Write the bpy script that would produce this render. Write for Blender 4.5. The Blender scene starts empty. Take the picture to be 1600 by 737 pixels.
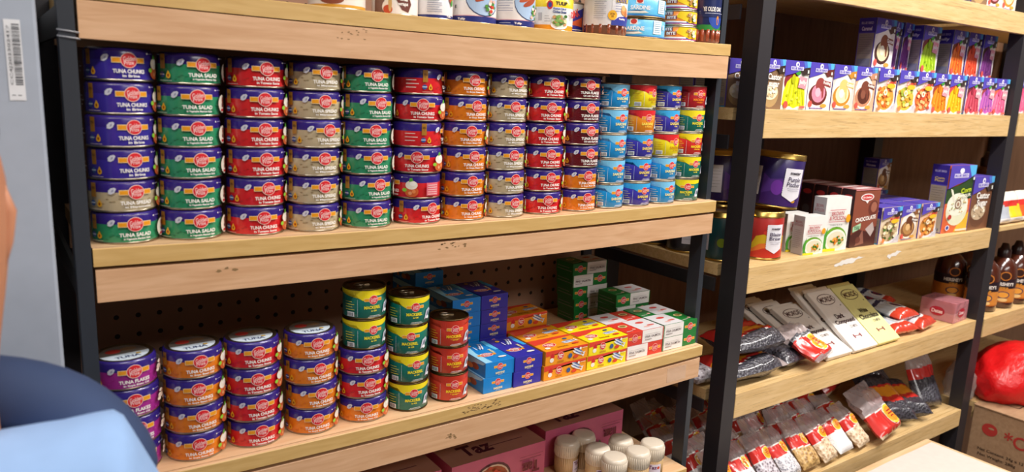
import bpy, bmesh, math, random
from mathutils import Vector, Matrix, Euler
random.seed(7)
K = 0.70                     # every length below is in shelf units; K turns them into metres
scene = bpy.context.scene
COL = scene.collection

# ------------------------------------------------------------------ camera, light, exposure
def cam_basis(pitch, yaw, roll):
    p, y, r = map(math.radians, (pitch, yaw, roll))
    f = Vector((math.sin(y)*math.cos(p), math.cos(y)*math.cos(p), -math.sin(p)))
    rt = Vector((math.cos(y), -math.sin(y), 0)); up = rt.cross(f)
    rr = math.cos(r)*rt + math.sin(r)*up; uu = -math.sin(r)*rt + math.cos(r)*up
    return rr, uu, f
rr, uu, ff = cam_basis(11.236, 35.2988, 2.3279)
cd = bpy.data.cameras.new('camera'); cam = bpy.data.objects.new('camera', cd); COL.objects.link(cam)
m = Matrix((rr, uu, -ff)).transposed().to_4x4(); m.translation = Vector((-.1449, -1.15905, .0312))*K
cam.matrix_world = m
cd.sensor_width = 36; cd.lens = 1165.8764*36/1600; cd.clip_start = .02; cd.clip_end = 30
cd.dof.use_dof = True; cd.dof.focus_distance = 1.15; cd.dof.aperture_fstop = 6.3
scene.camera = cam
scene.view_settings.view_transform = 'Standard'; scene.view_settings.look = 'None'
scene.view_settings.gamma = 1; scene.view_settings.use_curve_mapping = False
scene.view_settings.exposure = 0.30
world = bpy.data.worlds.new('world'); scene.world = world; world.use_nodes = True
world.node_tree.nodes['Background'].inputs[0].default_value = (1, .93, .85, 1)
world.node_tree.nodes['Background'].inputs[1].default_value = .05

def area(name, loc, size, power, color, target):
    l = bpy.data.lights.new(name, 'AREA'); l.shape = 'RECTANGLE'; l.size, l.size_y = size
    l.energy = power; l.color = color; l.spread = math.radians(170)
    o = bpy.data.objects.new(name, l); COL.objects.link(o); o.location = loc
    o.rotation_euler = (Vector(target)-Vector(loc)).to_track_quat('-Z', 'Y').to_euler()
    return o
# ceiling lamps over the aisle (metres), the last an added fill behind the camera; their fixtures are built with the room
LAMPS = [((1.25, -.62, .98), (1.2, .10), 24), ((2.65, -.62, .98), (1.2, .10), 22), ((-.35, -.85, .98), (1.2, .10), 10), ((1.0, -2.2, .98), (1.6, .5), 32)]
for i, (lo, sz, pw) in enumerate(LAMPS):
    area('ceiling_or_fill_light', lo, sz, pw, (1, .955, .91), (lo[0], lo[1]+.05, 0))

# ------------------------------------------------------------------ materials
def hx(h):
    h = h.lstrip('#'); h = h if len(h) == 6 else ''.join(q*2 for q in h); c = [int(h[i:i+2], 16)/255 for i in (0, 2, 4)]
    return tuple((x/12.92 if x <= .04045 else ((x+.055)/1.055)**2.4) for x in c)+(1,)
MC = {}
def newmat(name):
    m = bpy.data.materials.new(name); m.use_nodes = True; nt = m.node_tree
    return m, nt, nt.nodes['Principled BSDF']
def N(nt, t, **kw):
    n = nt.nodes.new(t)
    for k, v in kw.items(): setattr(n, k, v)
    return n
def ink(h, rough=.38, var=.08, metal=0, coat=0):
    """printed / painted colour with a faint tonal noise"""
    key = (h, rough, metal, coat)
    if key in MC: return MC[key]
    m, nt, b = newmat('print_'+h.strip('#'))
    tc = N(nt, 'ShaderNodeTexCoord'); no = N(nt, 'ShaderNodeTexNoise'); no.inputs['Scale'].default_value = 60
    mp = N(nt, 'ShaderNodeMapRange'); mp.inputs[3].default_value = 1-var; mp.inputs[4].default_value = 1+var*.5
    mx = N(nt, 'ShaderNodeMix', data_type='RGBA', blend_type='MULTIPLY'); mx.inputs[0].default_value = 1
    mx.inputs[6].default_value = hx(h)
    nt.links.new(tc.outputs['Object'], no.inputs['Vector']); nt.links.new(no.outputs['Fac'], mp.inputs[0])
    nt.links.new(mp.outputs[0], mx.inputs[7]); nt.links.new(mx.outputs[2], b.inputs['Base Color'])
    b.inputs['Roughness'].default_value = rough; b.inputs['Metallic'].default_value = metal
    b.inputs['Coat Weight'].default_value = coat; b.inputs['Coat Roughness'].default_value = .15
    MC[key] = m; return m
def metal(name, h, rough=.3):
    if name in MC: return MC[name]
    m, nt, b = newmat(name)
    tc = N(nt, 'ShaderNodeTexCoord'); no = N(nt, 'ShaderNodeTexNoise'); no.inputs['Scale'].default_value = 200
    bp = N(nt, 'ShaderNodeBump'); bp.inputs['Strength'].default_value = .05
    nt.links.new(tc.outputs['Object'], no.inputs['Vector']); nt.links.new(no.outputs['Fac'], bp.inputs['Height'])
    nt.links.new(bp.outputs[0], b.inputs['Normal'])
    b.inputs['Base Color'].default_value = hx(h); b.inputs['Metallic'].default_value = 1; b.inputs['Roughness'].default_value = rough
    MC[name] = m; return m
def wood(name, c1, c2, scale=9, stretch=(1, 14, 14), line=.5, rough=.5, axis='X', dark=None):
    m, nt, b = newmat(name)
    tc = N(nt, 'ShaderNodeTexCoord'); mp = N(nt, 'ShaderNodeMapping'); mp.inputs['Scale'].default_value = stretch
    n1 = N(nt, 'ShaderNodeTexNoise'); n1.inputs['Scale'].default_value = scale; n1.inputs['Detail'].default_value = 6; n1.inputs['Distortion'].default_value = .6
    rp = N(nt, 'ShaderNodeValToRGB'); rp.color_ramp.elements[0].position = .32; rp.color_ramp.elements[1].position = .68
    rp.color_ramp.elements[0].color = hx(c1); rp.color_ramp.elements[1].color = hx(c2)
    nt.links.new(tc.outputs['Object'], mp.inputs[0]); nt.links.new(mp.outputs[0], n1.inputs['Vector']); nt.links.new(n1.outputs['Fac'], rp.inputs[0])
    out = rp.outputs[0]
    if dark:
        n2 = N(nt, 'ShaderNodeTexNoise'); n2.inputs['Scale'].default_value = scale*1.3; n2.inputs['Detail'].default_value = 3; n2.inputs['Distortion'].default_value = 1.2
        m2 = N(nt, 'ShaderNodeMapping'); m2.inputs['Scale'].default_value = (stretch[0]*.9, stretch[1]*2.4, stretch[2]*2.4); m2.inputs['Location'].default_value = (3, 2, 1)
        r2 = N(nt, 'ShaderNodeValToRGB'); r2.color_ramp.elements[0].position = .32; r2.color_ramp.elements[1].position = .42
        r2.color_ramp.elements[0].color = (line,)*3+(1,); r2.color_ramp.elements[1].color = (0, 0, 0, 1)
        mx = N(nt, 'ShaderNodeMix', data_type='RGBA'); mx.inputs[7].default_value = hx(dark)
        nt.links.new(tc.outputs['Object'], m2.inputs[0]); nt.links.new(m2.outputs[0], n2.inputs['Vector']); nt.links.new(n2.outputs['Fac'], r2.inputs[0])
        nt.links.new(r2.outputs[0], mx.inputs[0]); nt.links.new(out, mx.inputs[6]); out = mx.outputs[2]
    nt.links.new(out, b.inputs['Base Color']); b.inputs['Roughness'].default_value = rough
    bp = N(nt, 'ShaderNodeBump'); bp.inputs['Strength'].default_value = .08
    nt.links.new(n1.outputs['Fac'], bp.inputs['Height']); nt.links.new(bp.outputs[0], b.inputs['Normal'])
    return m
def speckle(name, c1, c2, scale=90, rough=.4, bump=.6):
    """packed grains, beans or crumbs seen through film"""
    if name in MC: return MC[name]
    m, nt, b = newmat(name)
    tc = N(nt, 'ShaderNodeTexCoord'); v = N(nt, 'ShaderNodeTexVoronoi'); v.inputs['Scale'].default_value = scale
    rp = N(nt, 'ShaderNodeValToRGB'); rp.color_ramp.elements[0].color = hx(c2); rp.color_ramp.elements[1].color = hx(c1)
    rp.color_ramp.elements[0].position = .15; rp.color_ramp.elements[1].position = .6
    bp = N(nt, 'ShaderNodeBump'); bp.inputs['Strength'].default_value = bump; bp.inputs['Distance'].default_value = .003; bp.invert = True
    nt.links.new(tc.outputs['Object'], v.inputs['Vector']); nt.links.new(v.outputs['Distance'], rp.inputs[0])
    nt.links.new(rp.outputs[0], b.inputs['Base Color']); nt.links.new(v.outputs['Distance'], bp.inputs['Height']); nt.links.new(bp.outputs[0], b.inputs['Normal'])
    b.inputs['Roughness'].default_value = rough; b.inputs['Coat Weight'].default_value = .5; b.inputs['Coat Roughness'].default_value = .1
    MC[name] = m; return m
def film(name, h, alpha=.4, rough=.12):
    if name in MC: return MC[name]
    m, nt, b = newmat(name)
    tc = N(nt, 'ShaderNodeTexCoord'); no = N(nt, 'ShaderNodeTexNoise'); no.inputs['Scale'].default_value = 45; no.inputs['Detail'].default_value = 4
    bp = N(nt, 'ShaderNodeBump'); bp.inputs['Strength'].default_value = .7; bp.inputs['Distance'].default_value = .006
    nt.links.new(tc.outputs['Object'], no.inputs['Vector']); nt.links.new(no.outputs['Fac'], bp.inputs['Height']); nt.links.new(bp.outputs[0], b.inputs['Normal'])
    b.inputs['Base Color'].default_value = hx(h); b.inputs['Roughness'].default_value = rough; b.inputs['Alpha'].default_value = alpha
    MC[name] = m; return m
W_PINE = wood('pine_edge_wood', '#C49E5E', '#D2AE70', 16, (1, 9, 9), rough=.45)
W_BEECH = wood('beech_wood', '#C99C74', '#D8AE88', 14, (1, 12, 12), rough=.45)
W_TOP = wood('shelf_top_wood', '#D8AC80', '#E3BE95', 10, (1, 16, 4), rough=.5)
W_OAK = wood('oak_laminate', '#CDA970', '#DCBC88', 11, (1, 12, 12), line=.55, rough=.45, dark='#8F6B3E')
W_BACK = wood('brown_back_panel', '#6E4C34', '#7E5A40', 8, (10, 10, 1), rough=.7)
STEEL = ink('#2B3038', .42); STEELB = ink('#252227', .5); STEELG = ink('#4A4C4E', .45)
GOLD = metal('brass_tin', '#C9A85C', .28); TIN = metal('tin_metal', '#B9AE9A', .3); TINB = metal('bronze_tin', '#6E5B3C', .3)

# ------------------------------------------------------------------ mesh building
class MB:
    def __init__(s): s.v = []; s.f = []; s.mi = []; s.mats = []; s.sm = []
    def slot(s, m):
        if m not in s.mats: s.mats.append(m)
        return s.mats.index(m)
    def add(s, vs, fs, m, smooth=False, M=None):
        o = len(s.v); k = s.slot(m) if not isinstance(m, (list, tuple)) else None
        for p in vs: s.v.append(tuple(M @ Vector(p)) if M else tuple(p))
        for i, f in enumerate(fs):
            s.f.append(tuple(o+j for j in f)); s.mi.append(k if k is not None else s.slot(m[i])); s.sm.append(smooth)
    def box(s, x0, x1, y0, y1, z0, z1, m, bev=0, M=None):
        if bev:
            b = bmesh.new(); bmesh.ops.create_cube(b, size=1)
            for v in b.verts: v.co = Vector(((x0+x1)/2+v.co.x*(x1-x0), (y0+y1)/2+v.co.y*(y1-y0), (z0+z1)/2+v.co.z*(z1-z0)))
            bmesh.ops.bevel(b, geom=b.edges[:], offset=bev, segments=2, affect='EDGES', profile=.5)
            s.bm(b, m, False, M); return
        vs = [(x, y, z) for z in (z0, z1) for y in (y0, y1) for x in (x0, x1)]
        s.add(vs, [(0, 2, 3, 1), (4, 5, 7, 6), (0, 1, 5, 4), (2, 6, 7, 3), (0, 4, 6, 2), (1, 3, 7, 5)], m, False, M)
    def bm(s, b, m, smooth=False, M=None):
        b.verts.index_update(); s.add([v.co for v in b.verts], [[v.index for v in f.verts] for f in b.faces], m, smooth, M); b.free()
    def lathe(s, prof, mats, n=48, M=None, smooth=True, cap=True):
        """prof: (r,z) list; mats: one or one per band"""
        vs = []; fs = []; ml = []
        for r, z in prof:
            for i in range(n):
                a = 2*math.pi*i/n; vs.append((r*math.sin(a), -r*math.cos(a), z))
        for j in range(len(prof)-1):
            mm = mats[j] if isinstance(mats, (list, tuple)) else mats
            for i in range(n):
                a, b_ = j*n+i, j*n+(i+1) % n
                fs.append((a, b_, b_+n, a+n)); ml.append(mm)
        s.add(vs, fs, ml, smooth, M)
        m0 = mats[0] if isinstance(mats, (list, tuple)) else mats; m1 = mats[-1] if isinstance(mats, (list, tuple)) else mats
        if cap and prof[0][0] > 1e-6: s.add(vs[:n], [tuple(range(n))[::-1]], m0, False, M)
        if prof[-1][0] > 1e-6: s.add(vs[-n:], [tuple(range(n))], m1, False, M)
    def tube(s, pts, r, m, n=8, M=None):
        vs = []; fs = []
        pts = [Vector(p) for p in pts]
        for i, p in enumerate(pts):
            d = (pts[min(i+1, len(pts)-1)]-pts[max(i-1, 0)]).normalized()
            a = d.orthogonal().normalized(); b_ = d.cross(a)
            q = r[i] if isinstance(r, (list, tuple)) else r
            for k in range(n):
                t = 2*math.pi*k/n; vs.append(p+(a*math.cos(t)+b_*math.sin(t))*q)
        for i in range(len(pts)-1):
            for k in range(n): fs.append((i*n+k, i*n+(k+1) % n, (i+1)*n+(k+1) % n, (i+1)*n+k))
        fs.append(tuple(range(n))[::-1]); fs.append(tuple(range((len(pts)-1)*n, len(pts)*n)))
        s.add(vs, fs, m, True, M)
    def mesh(s, name):
        me = bpy.data.meshes.new(name)
        me.from_pydata([(x*K, y*K, z*K) for x, y, z in s.v], [], s.f)
        for m_ in s.mats: me.materials.append(m_)
        me.polygons.foreach_set('material_index', s.mi); me.polygons.foreach_set('use_smooth', s.sm)
        me.update(); return me
def tagset(o, label=None, cat=None, group=None, kind=None):
    if label: o['label'] = label
    if cat: o['category'] = cat
    if group: o['group'] = group
    if kind: o['kind'] = kind
def put(name, me, loc=(0, 0, 0), rot=(0, 0, 0), parent=None, **kw):
    o = bpy.data.objects.new(name, me.mesh(name) if isinstance(me, MB) else me); COL.objects.link(o)
    o.location = Vector(loc)*K; o.rotation_euler = rot
    if parent: o.parent = parent
    tagset(o, **kw); return o
def struct(name, mb, **kw): return put(name, mb, kind='structure', **kw)
class Proto:
    """a thing (empty at its base) with parts [(name, mesh, [(subname, mesh)])]; place() makes a copy that shares the meshes"""
    def __init__(s, name, parts): s.name = name; s.parts = [(n, m_.mesh(n) if isinstance(m_, MB) else m_, [(a, b.mesh(a)) for a, b in sub]) for n, m_, sub in parts]
    def place(s, loc, rot=(0, 0, 0), name=None, skip=(), **kw):
        r = bpy.data.objects.new(name or s.name, None); r.empty_display_size = .01; COL.objects.link(r)
        r.location = Vector(loc)*K; r.rotation_euler = rot; tagset(r, **kw)
        for n, me, sub in s.parts:
            if n in skip: continue
            c = bpy.data.objects.new(n, me); COL.objects.link(c); c.parent = r
            for a, b in sub:
                d = bpy.data.objects.new(a, b); COL.objects.link(d); d.parent = c
        return r

# ------------------------------------------------------------------ printing: flat shapes, wrapped on cans or laid on box faces
TXT = {}
def textmesh(t, bold):
    k = (t, bold)
    if k in TXT: return TXT[k]
    cu = bpy.data.curves.new('t', 'FONT'); cu.body = t; cu.resolution_u = 3; cu.fill_mode = 'FRONT'; cu.align_x = 'CENTER'
    cu.offset = .035 if bold else .012; cu.space_line = .85
    o = bpy.data.objects.new('t', cu); COL.objects.link(o)
    dg = bpy.context.evaluated_depsgraph_get(); dg.update(); me = bpy.data.meshes.new_from_object(o.evaluated_get(dg))
    vs = [v.co.copy() for v in me.vertices]; fs = [tuple(p.vertices) for p in me.polygons]
    bpy.data.objects.remove(o); bpy.data.curves.remove(cu); bpy.data.meshes.remove(me)
    x0 = min(v.x for v in vs); x1 = max(v.x for v in vs); y0 = min(v.y for v in vs); y1 = max(v.y for v in vs)
    vs = [((v.x-x0)/(x1-x0)-.5, (v.y-y0)/(y1-y0)-.5) for v in vs]
    TXT[k] = (vs, fs); return TXT[k]
def prints(shapes, mapper, mb, step=None):
    """shapes: ('r',u0,v0,u1,v1,col) ('c',u,v,ru,rv,col) ('p',pts,col) ('t',text,u,v,w,h,col[,rot[,bold]]) ; later shapes lie on top"""
    b = bmesh.new(); cols = []
    for li, sh in enumerate(shapes):
        k = sh[0]
        if k == 'r': u0, v0, u1, v1, c = sh[1:6]; vs = [(u0, v0), (u1, v0), (u1, v1), (u0, v1)]; fs = [(0, 1, 2, 3)]
        elif k == 'c':
            u, v, ru, rv, c = sh[1:6]; n = 20; vs = [(u+ru*math.cos(2*math.pi*i/n), v+rv*math.sin(2*math.pi*i/n)) for i in range(n)]; fs = [tuple(range(n))]
        elif k == 'p': vs = list(sh[1]); c = sh[2]; fs = [tuple(range(len(vs)))]
        else:
            t, u, v, w, h, c = sh[1:7]; a = sh[7] if len(sh) > 7 else 0; bold = sh[8] if len(sh) > 8 else True
            tv, fs = textmesh(t, bold); ca, sa = math.cos(a), math.sin(a)
            vs = [(u+x*w*ca-y*h*sa, v+x*w*sa+y*h*ca) for x, y in tv]
        if c not in cols: cols.append(c)
        bv = [b.verts.new((x, y, li)) for x, y in vs]; new = []
        for f in fs:
            try: q = b.faces.new([bv[i] for i in f]); q.material_index = cols.index(c); new.append(q)
            except ValueError: pass
        if k in 'cp': bmesh.ops.triangulate(b, faces=new)
    if step:
        us = [v.co.x for v in b.verts]; x = math.floor(min(us)/step)*step+step
        while x < max(us):
            bmesh.ops.bisect_plane(b, geom=b.verts[:]+b.edges[:]+b.faces[:], plane_co=(x, 0, 0), plane_no=(1, 0, 0)); x += step
    b.normal_update(); b.verts.index_update()
    vs = [mapper(v.co.x, v.co.y, v.co.z) for v in b.verts]; fs = []; ms = []
    for f in b.faces:
        idx = [v.index for v in f.verts]
        if f.normal.z < 0: idx.reverse()
        fs.append(idx); ms.append(cols[f.material_index] if not isinstance(cols[f.material_index], str) else ink(cols[f.material_index]))
    mb.add(vs, fs, ms, False); b.free()
OFF, LAY = .00035, .00012
def wrap(R): return lambda u, v, l: ((R+OFF+LAY*l)*math.sin(u/R), -(R+OFF+LAY*l)*math.cos(u/R), v)
def face_map(side, w, d, h):
    o = lambda l: OFF+LAY*l
    return {'front': lambda u, v, l: (u, -d/2-o(l), v), 'left': lambda u, v, l: (-w/2-o(l), -u, v), 'right': lambda u, v, l: (w/2+o(l), u, v),
            'top': lambda u, v, l: (u, v, h+o(l)), 'back': lambda u, v, l: (-u, d/2+o(l), v)}[side]

PURP, WHITE, RED, ORG, GRN, TAN_, MAG, MAR = '#32217E', '#F2EEE8', '#D8232A', '#E8811C', '#2E9266', '#C4B492', '#A82C90', '#6A1420'
SKYB, INDI, YEL, TEAL, REDM, BLACK = '#1B95DC', '#3A35A8', '#F0DC1C', '#0F7263', '#D13A24', '#1A1618'
def logo(u, v, s, bar=True):
    """red round badge with white script over an orange bar"""
    o = []
    if bar: o += [('r', u-2.08*s, v-.36*s, u+2.08*s, v+.36*s, '#F4D9A0'), ('r', u-2.0*s, v-.28*s, u+2.0*s, v+.28*s, '#E99A18')]
    o += [('c', u, v, 1.03*s, 1.03*s, '#F4C9BC'), ('c', u, v, .94*s, .94*s, '#D4202B'),
          ('t', 'Golden', u+.05*s, v+.2*s, 1.5*s, .66*s, '#F2CFCB', .10, False), ('t', 'Prize', u-.02*s, v-.34*s, 1.2*s, .52*s, '#F2CFCB', .1, False)]
    return o
def tuna_label(base, l1, l2, food):
    H = .0458; o = []
    for i in range(16):      # soft leaf pattern of the lower band
        if base != '#3A2C9A': o.append(('c', -.045+.006*i+random.uniform(-.002, .002), random.uniform(.006, .02), .0022, .0008, {'#2E9266': '#20764E', '#C4B492': '#978460', '#E8811C': '#D86F14', '#D8232A': '#B81C24'}.get(base, base)))
    o += [('r', -.061, .022, -.0525, .0425, '#A8721C'), ('t', 'OMEGA\n3', -.0568, .033, .006, .008, '#5A3A10')]
    o += [('c', -.058, .0135, .0042, .0042, '#2A4C8C'), ('r', -.062, .013, -.054, .0145, '#C9D4E0'), ('p', [(-.0475, .0195), (-.044, .013), (-.0445, .0095), (-.0475, .008), (-.0505, .0095), (-.051, .013)], '#E8B020'), ('c', -.0475, .0125, .0015, .0022, '#9A3A10')]
    o += [('r', -.062, .0048, -.042, .0054, '#D8C8B8')]
    o += [('p', [(-.0345, .0275), (-.031, .0265), (-.027, .029), (-.0245, .0345), (-.0265, .0365), (-.031, .0355), (-.0345, .032)], '#D6D8E4'), ('p', [(-.031, .0295), (-.028, .0305), (-.0275, .034), (-.030, .033)], '#9EA2BC')]
    o += logo(0, .0290, .0103)
    o += [('t', l1, 0, .0140, .0405, .0056, WHITE), ('t', l2, .002, .0078, .022 if len(l2) < 9 else .034, .0036, WHITE)]
    o += [('r', .0255, .0380, .0275, .0400, WHITE), ('r', .0285, .0388, .037, .0392, '#C0B8E0')]
    if food == 'bowl': o += [('c', .043, .0140, .0115, .0100, '#D0602C'), ('c', .043, .0255, .0100, .0080, '#EFE8D8'), ('c', .045, .028, .005, .004, '#FAF6EE'), ('p', [(.039, .031), (.040, .0375), (.044, .0385), (.046, .033)], '#5AA832'), ('c', .0315, .0165, .0038, .0032, '#8CC83C'), ('c', .041, .011, .003, .003, '#E8A070'), ('c', .047, .014, .003, .0035, '#E88A50')]
    elif food == 'salad': o += [('c', .0455, .019, .0125, .0135, '#EDE4D4'), ('c', .0475, .024, .004, .0055, '#8A3A24'), ('c', .046, .017, .0035, .0035, '#6A2A1C'), ('c', .053, .014, .003, .003, '#C8462C'), ('r', .0395, .008, .049, .0115, '#C8202A')]
    elif food == 'flakes':
        for i in range(14): o.append(('c', .0435+random.uniform(-.008, .008), .020+random.uniform(-.013, .013), .0042, .0026, random.choice(['#E8CDB8', '#D6A88A', '#F2E2D2', '#B86C50'])))
    o += [('r', .068, .007, .090, .030, '#E06A7A' if base == RED else '#C8B8A8')] + [('r', .070, .009+i*.004, .088, .010+i*.004, '#F0E0D8') for i in range(5)]
    o += [('r', -.088, .012+i*.0062, -.088+.016+.004*(i % 2), .0132+i*.0062, '#E8D8D0') for i in range(3)]
    return o
def lid_tuna():
    b = MB(); Rl = .0405; H = .0458
    b.lathe([(Rl, H-.0012), (Rl-.001, H+.0004), (Rl-.0035, H-.0016), (.03, H-.0018), (.0001, H-.0018)], TIN, 40, cap=False)
    prints([('c', 0, 0, .0345, .0345, '#6A6058'), ('p', [(.0348*math.cos(t), .0348*math.sin(t)) for t in [math.pi+.12+i*(math.pi-.24)/16 for i in range(17)]], '#DCEAF6'),
            ('t', 'TUNA', 0, -.020, .036, .010, '#2A3C6A'), ('c', -.012, .012, .011, .009, '#B8342C'), ('c', .010, .014, .012, .008, '#8A6A4C'), ('c', .017, -.013, .004, .003, '#D8B040')],
           lambda u, v, l: (u, v, H-.0014+LAY*l), b)
    return b
def tuna_proto(base, l1, l2, food):
    H, R = .0458, .0445
    body = MB(); body.lathe([(R-.002, 0), (R+.0003, .0006), (R+.0003, .0022), (R-.0004, .003), (R-.0006, H-.004), (R-.003, H-.0008), (R-.0045, H-.0003), (R-.0045, H-.0016)], [TIN, TIN, TIN, TINB, ink(PURP, .25), TIN, TIN], 56)
    lab = MB(); P_ = ink(PURP, .26, coat=.4); B_ = ink(base, .26, coat=.4)
    lab.lathe([(R-.0001, .0030), (R, .0034), (R, .0288), (R, .0400), (R-.0012, .0430), (R-.0042, .0452)], [B_, B_, P_, P_, P_], 64)
    lab.f = lab.f[:-2]; lab.mi = lab.mi[:-2]; lab.sm = lab.sm[:-2]
    prints(tuna_label(base, l1, l2, food), wrap(R), lab, .004)
    return Proto('tuna_can', [('can_body', body, []), ('label', lab, []), ('lid', lid_tuna(), [])])
PT = {'brine': tuna_proto('#3A2C9A', 'TUNA CHUNKS', 'in Brine', 'bowl'), 'salad': tuna_proto(GRN, 'TUNA SALAD', 'in Vegetable Mexican Style', 'salad'),
      'tomato': tuna_proto(RED, 'TUNA CHUNKS', 'in Tomato Sauce', 'bowl'), 'spread': tuna_proto(TAN_, 'TUNA SPREAD', 'in Mayonnaise', 'bowl'),
      'oil': tuna_proto(ORG, 'TUNA CHUNKS', 'in Soya Bean Oil', 'bowl'), 'flakes': tuna_proto(MAG, 'TUNA FLAKES', 'in Soya Bean Oil', 'flakes'),
      'chilli': tuna_proto(MAR, 'TUNA FLAKES', 'Oil with Red Chilli', 'flakes')}
PTN = {'brine': 'purple brine tuna can', 'salad': 'green tuna salad can', 'tomato': 'red tomato sauce tuna can', 'spread': 'tan tuna spread can', 'oil': 'orange soya oil tuna can', 'flakes': 'magenta tuna flakes can', 'chilli': 'dark red chilli tuna can'}
def tall_label(base, head, word, tcol, sub, H, R):
    s = H/.0535
    o = [('p', [(-.075, H-.003), (-.075, H-.0085*s), (-.028, H-.010*s), (-.022, H-.016*s), (-.015, H-.020*s), (-.006, H-.017*s), (.004, H-.0125*s), (.02, H-.013*s), (.05, H-.007*s), (.075, H-.007*s), (.075, H-.003)], head)]
    o += logo(.004, H-.019*s, .0082)
    o += [('t', word, .002, .0215*s, .030, .0058, tcol), ('t', sub, .004, .0155*s, .018 if len(sub) > 8 else .01, .003, tcol)]
    o += [('r', -.004, .0068, .016, .0075, '#E8E4E0'), ('r', -.006, .0048, .018, .0054, '#E8E4E0')]
    o += [('p', [(.022, .010), (.030, .014), (.040, .026), (.036, .031), (.027, .027)], '#C9CEDC'), ('p', [(.026, .013), (.034, .020), (.036, .027), (.030, .024)], '#6C7488'), ('c', .030, .0135, .004, .003, '#EDEFF4')]
    o += [('r', -.0245, .006, -.024, H-.018*s, '#C8D8E0')]
    o += [('r', -.048, .018+i*.0048, -.048+.018-.004*(i % 2), .0188+i*.0048, tcol) for i in range(4)]
    o += [('r', -.044, .006, -.030, .0145, '#E8ECEC')] + [('r', -.0432+i*.0025, .007, -.0432+i*.0025+.0012, .0135, '#3A3A44') for i in range(5)]
    return o
def tall_proto(kind, base, head, word, tcol, sub, H):
    R = .0385
    body = MB(); body.lathe([(R-.002, 0), (R+.0006, .0008), (R+.0006, .0022), (R-.0006, .0032), (R-.0006, H-.003), (R+.0006, H-.0018), (R+.0006, H-.0004), (R-.0008, H), (R-.0022, H-.0024)], TINB if H > .055 else TIN, 56)
    body.f.pop(); body.mi.pop(); body.sm.pop()
    lab = MB(); B_ = ink(base, .3, coat=.3)
    lab.lathe([(R-.0002, .0034), (R, .0036), (R, H-.0036), (R-.0002, H-.0034)], B_, 64); lab.f = lab.f[:-2]; lab.mi = lab.mi[:-2]; lab.sm = lab.sm[:-2]
    prints(tall_label(base, head, word, tcol, sub, H, R), wrap(R), lab, .004)
    lid = MB(); lid.lathe([(R-.002, H-.0026), (R-.005, H-.003), (R-.006, H-.0022), (R-.012, H-.0026), (.0001, H-.0026)], TINB, 40, cap=False)
    ring = MB(); ring.tube([(.010*math.cos(t)-.008, .007*math.sin(t)+.004, H-.0008) for t in [i*math.pi/8 for i in range(17)]], .0011, TIN, 6)
    ring.box(-.002, .010, .001, .007, H-.0024, H-.0008, TIN)
    return Proto(kind, [('can_body', body, []), ('label', lab, []), ('lid', lid, [('ring_pull', ring)])])
HS, HM = .0530, .0562
TP = {'sb': tall_proto('sardine_can', SKYB, '#7CC8F0', 'SARDINE', '#F0E8A0', 'in Oil', HS), 'si': tall_proto('sardine_can', INDI, '#38A8E4', 'SARDINE', '#F0D860', 'in Brine', HS),
      'sy': tall_proto('sardine_can', YEL, RED, 'SARDINE', '#C88A10', 'in Chilli', HS), 'so': tall_proto('sardine_can', '#EC8E1E', RED, 'SARDINE', '#F4E060', 'in Tomato', HS),
      'mt': tall_proto('mackerel_can', TEAL, YEL, 'MACKEREL', '#F0E030', 'in Oil', HS), 'mr': tall_proto('mackerel_can', '#D22A26', YEL, 'MACKEREL', '#F4D830', 'in Tomato Sauce', HS),
      'md': tall_proto('mackerel_can', '#B81E28', '#B81E28', 'MACKEREL', '#F08A20', 'in Tomato Sauce', HS),
      'MT': tall_proto('mackerel_can', TEAL, YEL, 'MACKEREL', '#F0E030', 'in Oil', HM), 'MR': tall_proto('mackerel_can', REDM, '#C43422', 'MACKEREL', '#F6D22C', 'in Tomato Sauce\nwith Chilli', HM)}
TPN = {'sb': 'sky blue sardine can', 'si': 'indigo sardine can', 'sy': 'yellow sardine can', 'so': 'orange sardine can', 'mt': 'teal mackerel can', 'mr': 'red mackerel can with yellow header', 'md': 'plain red mackerel can', 'MT': 'tall teal mackerel can', 'MR': 'tall red mackerel can'}

# ------------------------------------------------------------------ shelving
def sag(x): return -.0061*max(-.3, 1-((x-.649)/.649)**2)
XL, XR = -.0367, 1.267
def board(x0, x1, y0, y1, z0, z1, mats, curve=True, n=24):
    """a plank; mats = (front/ends, top)"""
    b = MB(); vs = []; fs = []; ms = []
    e = .0012
    sec = [(y0, z0), (y0, z1-e), (y0+e, z1), (y1, z1), (y1, z0)]
    for i in range(n+1):
        x = x0+(x1-x0)*i/n; s = sag(x) if curve else 0
        for y, z in sec: vs.append((x, y, z+s))
    for i in range(n):
        for k in range(5):
            a = i*5+k; c = i*5+(k+1) % 5; fs.append((a, a+5, c+5, c)); ms.append(mats[1] if k == 2 else mats[0])
    fs.append((0, 1, 2, 3, 4)); ms.append(mats[0]); fs.append(tuple(n*5+k for k in (4, 3, 2, 1, 0))); ms.append(mats[0])
    b.add(vs, fs, ms); return b
DEP = .43
LEFT = {'T': (.148, .1222, .0718), 'M': (-.2126, -.239, -.2912), 'L': (-.5742, -.5995, -.6564)}
def seam(z0): # dark joint line behind the front edging strip
    b = MB(); n = 20
    for i in range(n):
        x0 = XL+.004+(XR-XL-.008)*i/n; x1 = XL+.004+(XR-XL-.008)*(i+1)/n
        b.add([(x0, .0085, z0+sag(x0)+.0002), (x1, .0085, z0+sag(x1)+.0002), (x1, .0095, z0+sag(x1)+.0002), (x0, .0095, z0+sag(x0)+.0002)], [(0, 1, 2, 3)], ink('#7A4A2C'))
    return b
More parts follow.
